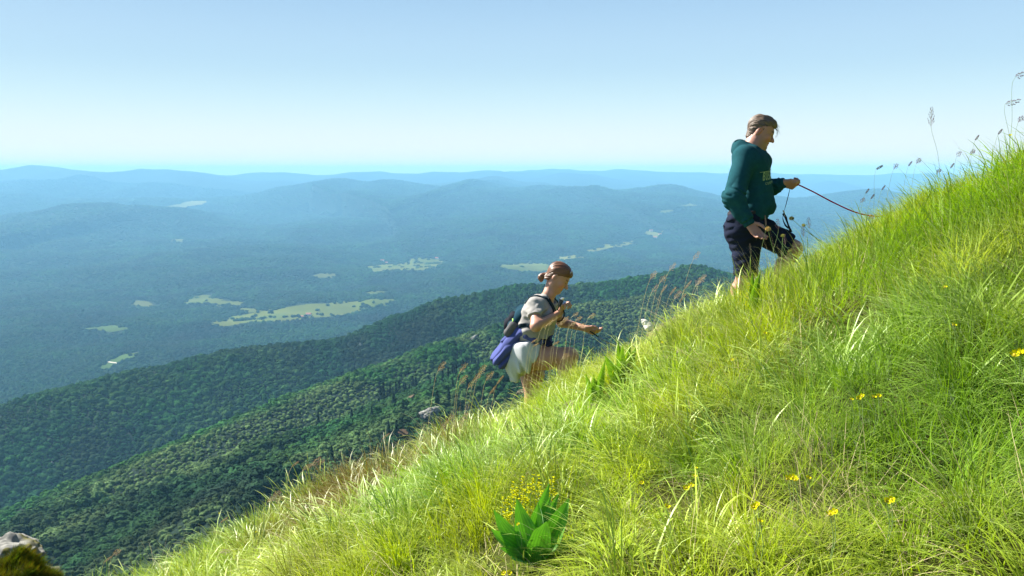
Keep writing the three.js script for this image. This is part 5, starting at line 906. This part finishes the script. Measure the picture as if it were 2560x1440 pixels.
// ------------------------------------------------------------------ yellow flowers
{
  const petalGeo = (() => { const gs = []; for (let k = 0; k < 5; k++) { const a = k / 5 * 6.283, pos = [0, 0, 0], idx = []; for (let i = 0; i <= 6; i++) { const t = (i / 6 - 0.5) * 1.25, r = 0.0078 * (0.75 + 0.25 * Math.cos(t * 1.6)); pos.push(Math.cos(a + t * 0.85) * r, 0.0055 + 0.001 * Math.cos(t * 3), Math.sin(a + t * 0.85) * r); if (i) idx.push(0, i, i + 1); } gs.push(rawGeo(pos, idx)); } return gs; })();
  const petalM = leafy(lin(0.52, 0.50, 0.0), 0.3, 0.85, { specularIntensity: 0.1 }), heartM = std(lin(0.36, 0.27, 0.0), 0.8);
  const list = [[2536, 890, 2, 1.6], [2549, 886, 2, 1.4], [2144, 998, 2, 1], [2184, 994, 2, 0.9], [1969, 1199, 2, 1.2], [1988, 1202, 1, 1], [1716, 1222, 2, 1.2], [1736, 1192, 1, 0.9], [1884, 1270, 2, 1], [2075, 1288, 2, 1.1], [2216, 1255, 2, 1.1], [1604, 1208, 1, 0.9], [1667, 1268, 1, 1], [1899, 1304, 1, 0.8], [1912, 834, 1, 1], [2362, 720, 1, 1], [2384, 814, 1, 1], [1286, 1070, 1, 0.8], [1279, 1286, 1, 0.9], [1075, 1346, 1, 0.9], [1228, 1096, 1, 0.7], [1296, 1312, 1, 0.7], [1655, 858, 1, 1], [2020, 1196, 1, 0.8], [548, 1284, 1, 0.8], [450, 1388, 1, 0.8], [640, 1330, 1, 0.7], [1830, 900, 1, 0.8], [1260, 1434, 2, 0.9], [2525, 340, 1, 1.3], [2128, 1000, 1, 0.7], [1740, 1172, 1, 0.7]];
  list.forEach(([px, py, n, k]) => {
    const root = hillHit(px, py + 18, 0.12) ?? V(...hillAt(px, py)), D = -root.z, zz = D * CP + (EYE - root.y) * SP - 0.01, g = base('yellow_flower', root), R = rng(px + py);
    for (let i = 0; i < n; i++) {
      const top = at(px + (i ? 8 + 5 * R() : 0), py + (i ? 6 * R() - 6 : 0), zz - 0.02 + 0.01 * i).sub(root), q = new THREE.Quaternion().setFromUnitVectors(V(0, 1, 0), V(-0.5 + R() * 0.8, 0.9, 0.5 * R() + 0.2).normalize());
      part('stem', tube([V(0, 0, 0), top.clone().multiplyScalar(0.6).add(V(0.01, 0, 0)), top], 0.0011, 0.0008, 8, 4), stemGreen, g);
      for (const p of petalGeo) { const m = part('petal', p, petalM, g); m.position.copy(top); m.quaternion.copy(q); m.scale.setScalar(k); }
      const c = part('flower_centre', new THREE.SphereGeometry(0.0032 * k, 8, 6), heartM, g); c.position.copy(top).add(V(0, 0.002, 0));
    }
    const where = px > 2500 ? 'at the right edge of the slope' : px > 2250 ? 'high in the grass at the right' : px > 1560 && py > 900 ? 'in the lower right grass' : px > 1560 ? 'near the crest' : px > 1000 ? 'near the big rosette' : 'in the lower left grass';
    tag(g, null, 'flower'); inRow(g, px, (n > 1 ? 'yellow twin blossoms ' : 'single small yellow blossom ') + where, (n > 1 ? 'twin yellow blossoms ' : 'single yellow blossoms ') + where);
  });
  // loose sprays of tiny yellow florets behind the rosette
  const floret = (() => { const pos = [], nor = []; for (let i = 0; i < 4; i++) { const a = i * 1.571; spikelet(V(0, 0, 0), V(Math.cos(a), 0.35, Math.sin(a)).normalize(), 0.0052, 0.0019, pos, nor); } const g = new THREE.BufferGeometry(); g.setAttribute('position', new THREE.BufferAttribute(new Float32Array(pos), 3)); g.setAttribute('normal', new THREE.BufferAttribute(new Float32Array(nor), 3)); return g; })(), floretM = leafy(lin(0.56, 0.56, 0.0), 0.3, 0.85, { specularIntensity: 0.1 });
  [[1268, 1240], [1290, 1222], [1306, 1195], [1322, 1212], [1345, 1190], [1352, 1206], [1374, 1200], [1386, 1192], [1310, 1226], [1282, 1208], [1334, 1180], [1260, 1246], [1850, 728], [1866, 735], [1842, 716], [1872, 708]].forEach(([px, py], i) => {
    const root = hillHit(px, py + 24, 0.14) ?? V(...hillAt(px, py)), D = -root.z, zz = D * CP + (EYE - root.y) * SP, top = at(px, py, zz - 0.02).sub(root), g = base('flower_spray', root), R = rng(i + 500), fs = [];
    part('stem', tube([V(0, 0, 0), top.clone().multiplyScalar(0.6).add(V(-0.01, 0, 0)), top], 0.0012, 0.0008, 8, 4), stemGreen, g);
    for (let k = 0; k < 26; k++) { const t = R(), a = R() * 6.283, r = 0.016 * (1 - 0.6 * t) * R(); fs.push(floret.clone().rotateY(R() * 6).translate(top.x * (0.55 + 0.45 * t) + Math.cos(a) * r, top.y * (0.55 + 0.45 * t) + 0.006 * R(), top.z * (0.55 + 0.45 * t) + Math.sin(a) * r)); }
    part('florets', mergeGeometries(fs), floretM, g).userData.kind = 'stuff';
    tag(g, null, 'flower'); inRow(g, px, i < 12 ? 'spray of tiny yellow florets behind the large rosette' : 'small yellow-green spray at the man\'s rear foot', i < 12 ? 'yellow sprays behind the rosette' : 'yellow sprays at the man\'s foot');
  });
}
{ // a dog nearly hidden in the tall grass: its raised white tail and a bit of the dark rump show
  const root = at(1652, 905, 5.45), g = base('dog', root), P = (px, py, dz) => at(px, py, 5.45 + dz).sub(root);
  tag(g, 'dog hidden in tall grass on the crest, only its raised white tail showing', 'dog');
  const rump = P(1636, 838, 0), chest = P(1700, 812, 0.05), neck = P(1722, 800, 0.06), nose = P(1752, 806, 0.06);
  const legsF = []; for (const [p, s] of [[rump, 1], [rump, -1], [chest, 1], [chest, -1]]) { const h = p.clone().add(V(0, -0.02, 0.035 * s)), hind = p === rump; legsF.push(chain(0.02, [h, h.clone().add(V(hind ? 0.03 : 0.0, -0.07, 0)), h.clone().add(V(hind ? -0.015 : 0.005, -0.12, 0)), h.clone().add(V(0.0, -0.19, 0)), h.clone().add(V(0.03, -0.195, 0))], [hind ? 0.036 : 0.027, 0.022, 0.015, 0.013, 0.013])); }
  const bodyF = bumpy(blend(0.03, cap(rump, chest, 0.052, 0.065), cap(chest, neck, 0.056, 0.044), ell(neck.clone().add(V(0.025, 0.012, 0)), [0.05, 0.042, 0.04]), cap(neck.clone().add(V(0.05, 0.0, 0)), nose, 0.026, 0.017), cap(neck.clone().add(V(0.0, 0.04, 0.03)), neck.clone().add(V(-0.02, 0.02, 0.045)), 0.014, 0.010), cap(neck.clone().add(V(0.0, 0.04, -0.03)), neck.clone().add(V(-0.02, 0.02, -0.045)), 0.014, 0.010), ...legsF), (x, y, z) => 0.004 * noise3(x * 70, y * 70, z * 70));
  part('body', tinted(meshField(bodyF, ...boxOf([rump, chest, nose, rump.clone().add(V(0, -0.22, 0)), chest.clone().add(V(0, -0.22, 0))], 0.09), 0.006), (x, y, z) => { const n = noise3(x * 40, y * 40, z * 40); return n > 0.25 ? [0.20, 0.15, 0.08] : [0.045, 0.035, 0.025]; }), std(0xffffff, 0.9, { vertexColors: true }), g);
  const t0 = P(1634, 834, 0), t1 = P(1622, 818, 0.01), t2 = P(1612, 806, 0.02), t3 = P(1606, 801, 0.02);
  const tailF = bumpy(chain(0.02, [t0, t1, t2, t3], [0.021, 0.027, 0.017, 0.007]), (x, y, z) => 0.003 * noise3(x * 60 + y * 60, y * 60, z * 120));
  part('tail', tinted(meshField(tailF, ...boxOf([t0, t3], 0.06), 0.0035), (x, y, z) => { const k = smooth(-0.005, 0.02, Math.hypot(x - t0.x, y - t0.y, z - t0.z) - 0.012); return [lerp(0.06, 0.62, k), lerp(0.045, 0.59, k), lerp(0.03, 0.52, k)]; }), std(0xffffff, 0.9, { vertexColors: true }), g);
  standOn(root.clone().add(V(rump.x, rump.y, rump.z)), 0.195);
}
// ------------------------------------------------------------------ the ground of the meadow
{ // the near hillside sheet
  const xs = [], ds = [], pos = [], col = [], idx = [];
  for (let x = -46; x <= 26;) { xs.push(x); x += x > -7 && x < 7 ? 0.09 : 1; }
  for (let d = -9; d <= 41;) { ds.push(d); d += d > 0.5 && d < 8 ? 0.09 : 0.8; }
  for (const d of ds) for (const x of xs) { pos.push(x, hillHeight(x, d) - (d > 30 ? 0.02 : 0), -d); const n = 0.5 + 0.5 * noise2(x * 2.1, d * 2.1, 60); col.push(lerp(0.022, 0.04, n), lerp(0.034, 0.042, n), 0.006); }
  for (let j = 0; j < ds.length - 1; j++) for (let i = 0; i < xs.length - 1; i++) { const k = j * xs.length + i; idx.push(k, k + 1, k + xs.length, k + 1, k + xs.length + 1, k + xs.length); }
  tag(solo('hillside', rawGeo(pos, idx, col), cloth(0xffffff, { vertexColors: true })), 'steep meadow ground rising to the right under the grass', null, null, 'structure');
}
// ------------------------------------------------------------------ the meadow grass
// one tuft: many thin blades, each a tapering curved strip
function tuftGeometry(seed, o) {
  const R = rng(seed), pos = [], nor = [], idx = [], side = V(), n = V(), p = V(), t = V();
  for (let b = 0; b < o.blades; b++) {
    const az = R() * 6.283, rr = o.spread * Math.sqrt(R()), L = lerp(o.l0, o.l1, R()), w = lerp(o.w0, o.w1, R()), tilt = lerp(o.t0, o.t1, R()), droop = lerp(o.b0, o.b1, R());
    const lean = az + (R() - 0.5) * 1.6, c = Math.cos(lean), s = Math.sin(lean), twist = (R() - 0.5) * 1.2;
    p.set(Math.cos(az) * rr, -0.02, Math.sin(az) * rr);
    const start = pos.length / 3, N = o.seg;
    for (let i = 0; i <= N; i++) {
      const u = i / N, a = tilt + droop * u * u, st = L / N;
      t.set(c * Math.sin(a), Math.cos(a), s * Math.sin(a));
      side.set(-s * Math.cos(twist) + c * Math.sin(twist) * 0.6, 0, c * Math.cos(twist) + s * Math.sin(twist) * 0.6).normalize();
      n.crossVectors(side, t).normalize();
      const hw = 0.5 * w * (i === N ? 0.05 : Math.min(1, 1.25 - u * 0.9)) * (i === 0 ? 0.7 : 1);
      pos.push(p.x - side.x * hw, p.y - side.y * hw, p.z - side.z * hw, p.x + side.x * hw, p.y + side.y * hw, p.z + side.z * hw);
      nor.push(n.x, n.y, n.z, n.x, n.y, n.z);
      if (i) { const k = start + i * 2; idx.push(k - 2, k - 1, k, k - 1, k + 1, k); }
      p.addScaledVector(t, st);
    }
  }
  const g = new THREE.BufferGeometry();
  g.setAttribute('position', new THREE.BufferAttribute(new Float32Array(pos), 3)); g.setAttribute('normal', new THREE.BufferAttribute(new Float32Array(nor), 3)); g.setIndex(idx);
  return g;
}
const SWARD = [1, 2, 3].map((s) => tuftGeometry(s, { blades: 66, spread: 0.085, l0: 0.08, l1: 0.22, w0: 0.0018, w1: 0.0036, t0: 0.1, t1: 1.1, b0: 0.2, b1: 1.9, seg: 4 }));
const TUSSOCK = [4, 5, 6].map((s) => tuftGeometry(s, { blades: 84, spread: 0.06, l0: 0.18, l1: 0.34, w0: 0.0020, w1: 0.0042, t0: 0.1, t1: 0.95, b0: 0.7, b1: 2.4, seg: 6 }));
const BROADBLADE = [7, 8].map((s) => tuftGeometry(s, { blades: 16, spread: 0.09, l0: 0.14, l1: 0.34, w0: 0.004, w1: 0.009, t0: 0.1, t1: 0.6, b0: 0.6, b1: 1.9, seg: 6 }));
const STRAW = [9, 10].map((s) => tuftGeometry(s, { blades: 26, spread: 0.10, l0: 0.12, l1: 0.34, w0: 0.0012, w1: 0.0024, t0: 0.2, t1: 1.1, b0: 0.1, b1: 0.9, seg: 4 }));
const grassMat = leafy(0xffffff, 0.55, 0.9, { specularIntensity: 0.35 }), glossMat = leafy(0xffffff, 0.3, 0.5, { specularIntensity: 1.0 }), strawMat = leafy(0xffffff, 0.25, 0.7);
const A_ = [0.36, 0.45, 0.003], B_ = [0.14, 0.31, 0.004], C_ = [0.25, 0.20, 0.016], D_ = [0.46, 0.54, 0.10];
const PATCH = hillHit(940, 1192, 0.12); // a browned patch of old heath on the left crest
function meadowTone(x, D, R) {
  const a = fbm(x * 0.9 + 3, D * 0.9, 50, 3) + 0.22 * noise2(x * 3.1, D * 3.1, 51), b = fbm(x * 1.3 - 9, D * 1.3, 53, 3), c = noise2(x * 2.4, D * 2.4, 55);
  let k = A_.slice();
  const mix = (m, t) => { for (let i = 0; i < 3; i++) k[i] = lerp(k[i], m[i], t); };
  mix(B_, smooth(0.0, 0.45, a) * 0.7 + 0.12 * R());
  mix(C_, smooth(0.22, 0.6, b) * 0.5);
  mix(D_, smooth(0.25, 0.8, c) * 0.32);
  // darker green mixed into the near grass towards the lower right
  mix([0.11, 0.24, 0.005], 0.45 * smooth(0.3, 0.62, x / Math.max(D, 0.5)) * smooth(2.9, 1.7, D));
  if (PATCH) mix([0.15, 0.085, 0.008], 0.85 * smooth(0.55, 0.2, Math.hypot((x - PATCH.x) * 0.75 - (D + PATCH.z) * 0.35, (D + PATCH.z) * 1.1) + 0.12 * noise2(x * 6, D * 6, 88)));
  const j = 0.6 + 0.7 * R();
  return lin(k[0] * j * (0.92 + 0.16 * R()), k[1] * j, k[2] * j);
}
{
  const R = rng(31), up = V(0, 1, 0), m = new THREE.Matrix4(), q = new THREE.Quaternion(), q2 = new THREE.Quaternion(), nrm = V(), axis = V();
  const sets = { sward: [], tussock: [], broadblade: [], straw: [] };
  const put = (set, x, D, s, h, tone, lean) => {
    for (const [kx, kd, kr, kh] of KEEP_OUT) if ((x - kx) ** 2 + (D - kd) ** 2 < kr * kr) { if (!kh) return; s *= 0.8 + 0.2 * kh; h *= kh; }
    const lump = noise2(x * 2.7, D * 2.7, 73); h *= 0.9 + 0.45 * lump;
    const e = 0.04, y = hillHeight(x, D);
    nrm.set(-(hillHeight(x + e, D) - y) / e, 1, (hillHeight(x, D + e) - y) / e).normalize();
    nrm.lerp(up, 0.55).normalize();
    // a breeze from the left bends everything a little uphill
    const wx = lean * (0.14 + 0.42 * noise2(x * 0.8, D * 0.8, 62)), wd = lean * 0.3 * noise2(x * 0.9 + 5, D * 0.9, 63);
    nrm.x += wx + (R() - 0.5) * 0.5; nrm.z += (R() - 0.5) * 0.4 - wd; nrm.normalize();
    q.setFromUnitVectors(up, nrm); q2.setFromAxisAngle(up, R() * 6.283); q.multiply(q2);
    m.compose(V(x, y, -D), q, V(s, h, s));
    sets[set].push([m.clone(), tone]);
  };
  const cover = (d0, d1, xa, xb, density, pass) => { const N = Math.round((d1 - d0) * density * 1); for (let k = 0; k < N; k++) { const D = lerp(d0, d1, R()), w = xb(D) - xa(D); if (R() * 16 > w) continue; const n = 1; for (let i = 0; i < n; i++) pass(lerp(xa(D), xb(D), R()), D); } };
  const xa = (D) => -0.80 * D - 0.5, xb = (D) => 0.80 * D + 0.5;
  const size = (D) => lerp(0.8, 1, smooth(1.6, 3.2, D));
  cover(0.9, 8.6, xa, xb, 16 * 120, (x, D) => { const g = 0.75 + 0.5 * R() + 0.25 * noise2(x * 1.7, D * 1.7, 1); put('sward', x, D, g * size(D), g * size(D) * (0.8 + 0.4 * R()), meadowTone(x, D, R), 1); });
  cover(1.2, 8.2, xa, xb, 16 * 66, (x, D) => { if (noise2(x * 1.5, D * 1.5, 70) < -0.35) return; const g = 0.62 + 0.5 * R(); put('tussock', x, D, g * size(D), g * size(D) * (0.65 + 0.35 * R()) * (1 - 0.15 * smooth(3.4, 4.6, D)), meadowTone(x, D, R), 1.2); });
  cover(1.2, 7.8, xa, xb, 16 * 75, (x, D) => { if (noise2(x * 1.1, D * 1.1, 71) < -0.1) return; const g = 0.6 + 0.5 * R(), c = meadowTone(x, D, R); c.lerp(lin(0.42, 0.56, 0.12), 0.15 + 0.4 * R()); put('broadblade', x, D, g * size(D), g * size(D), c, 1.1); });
  cover(1.2, 8.0, xa, xb, 16 * 24, (x, D) => { const g = 0.6 + 0.6 * R(), j = 0.7 + 0.6 * R(); put('straw', x, D, g * size(D), g, lin(0.44 * j, 0.36 * j, 0.17 * j), 1); });
  // thinner cover outside the view
  for (let k = 0; k < 16000; k++) { const D = lerp(-5, 20, R()), x = lerp(-16, 14, R()); if (D > 0.9 && D < 8.6 && Math.abs(x) < 0.8 * D + 0.5) continue; const g = 1 + 0.6 * R(); put(R() < 0.6 ? 'sward' : 'tussock', x, D, g * 1.7, g, meadowTone(x, D, R), 1); }
  const plant = (name, label, geos, list, mat) => {
    const g = base(name); tag(g, label, null, null, 'stuff');
    geos.forEach((geo, k) => {
      const mine = list.filter((_, i) => i % geos.length === k), inst = new THREE.InstancedMesh(geo, mat, mine.length);
      inst.name = 'grass_blades'; inst.userData.kind = 'stuff'; inst.castShadow = inst.receiveShadow = true;
      mine.forEach(([mm, c], i) => { inst.setMatrixAt(i, mm); inst.setColorAt(i, c); });
      g.add(inst);
    });
  };
  plant('grass', 'fine yellow-green meadow grass covering the slope', SWARD, sets.sward, grassMat);
  plant('tussock_grass', 'longer arching tussocks combed uphill by the wind', TUSSOCK, sets.tussock, grassMat);
  plant('broad_grass', 'pale broad grass blades catching the sun among the fine grass', BROADBLADE, sets.broadblade, glossMat);
  plant('dry_grass', 'straw-coloured dry blades scattered through the green grass', STRAW, sets.straw, strawMat);
  console.log('grass', ...Object.values(sets).map((s) => s.length));
}
labelRows();
renderer.render(scene, camera);
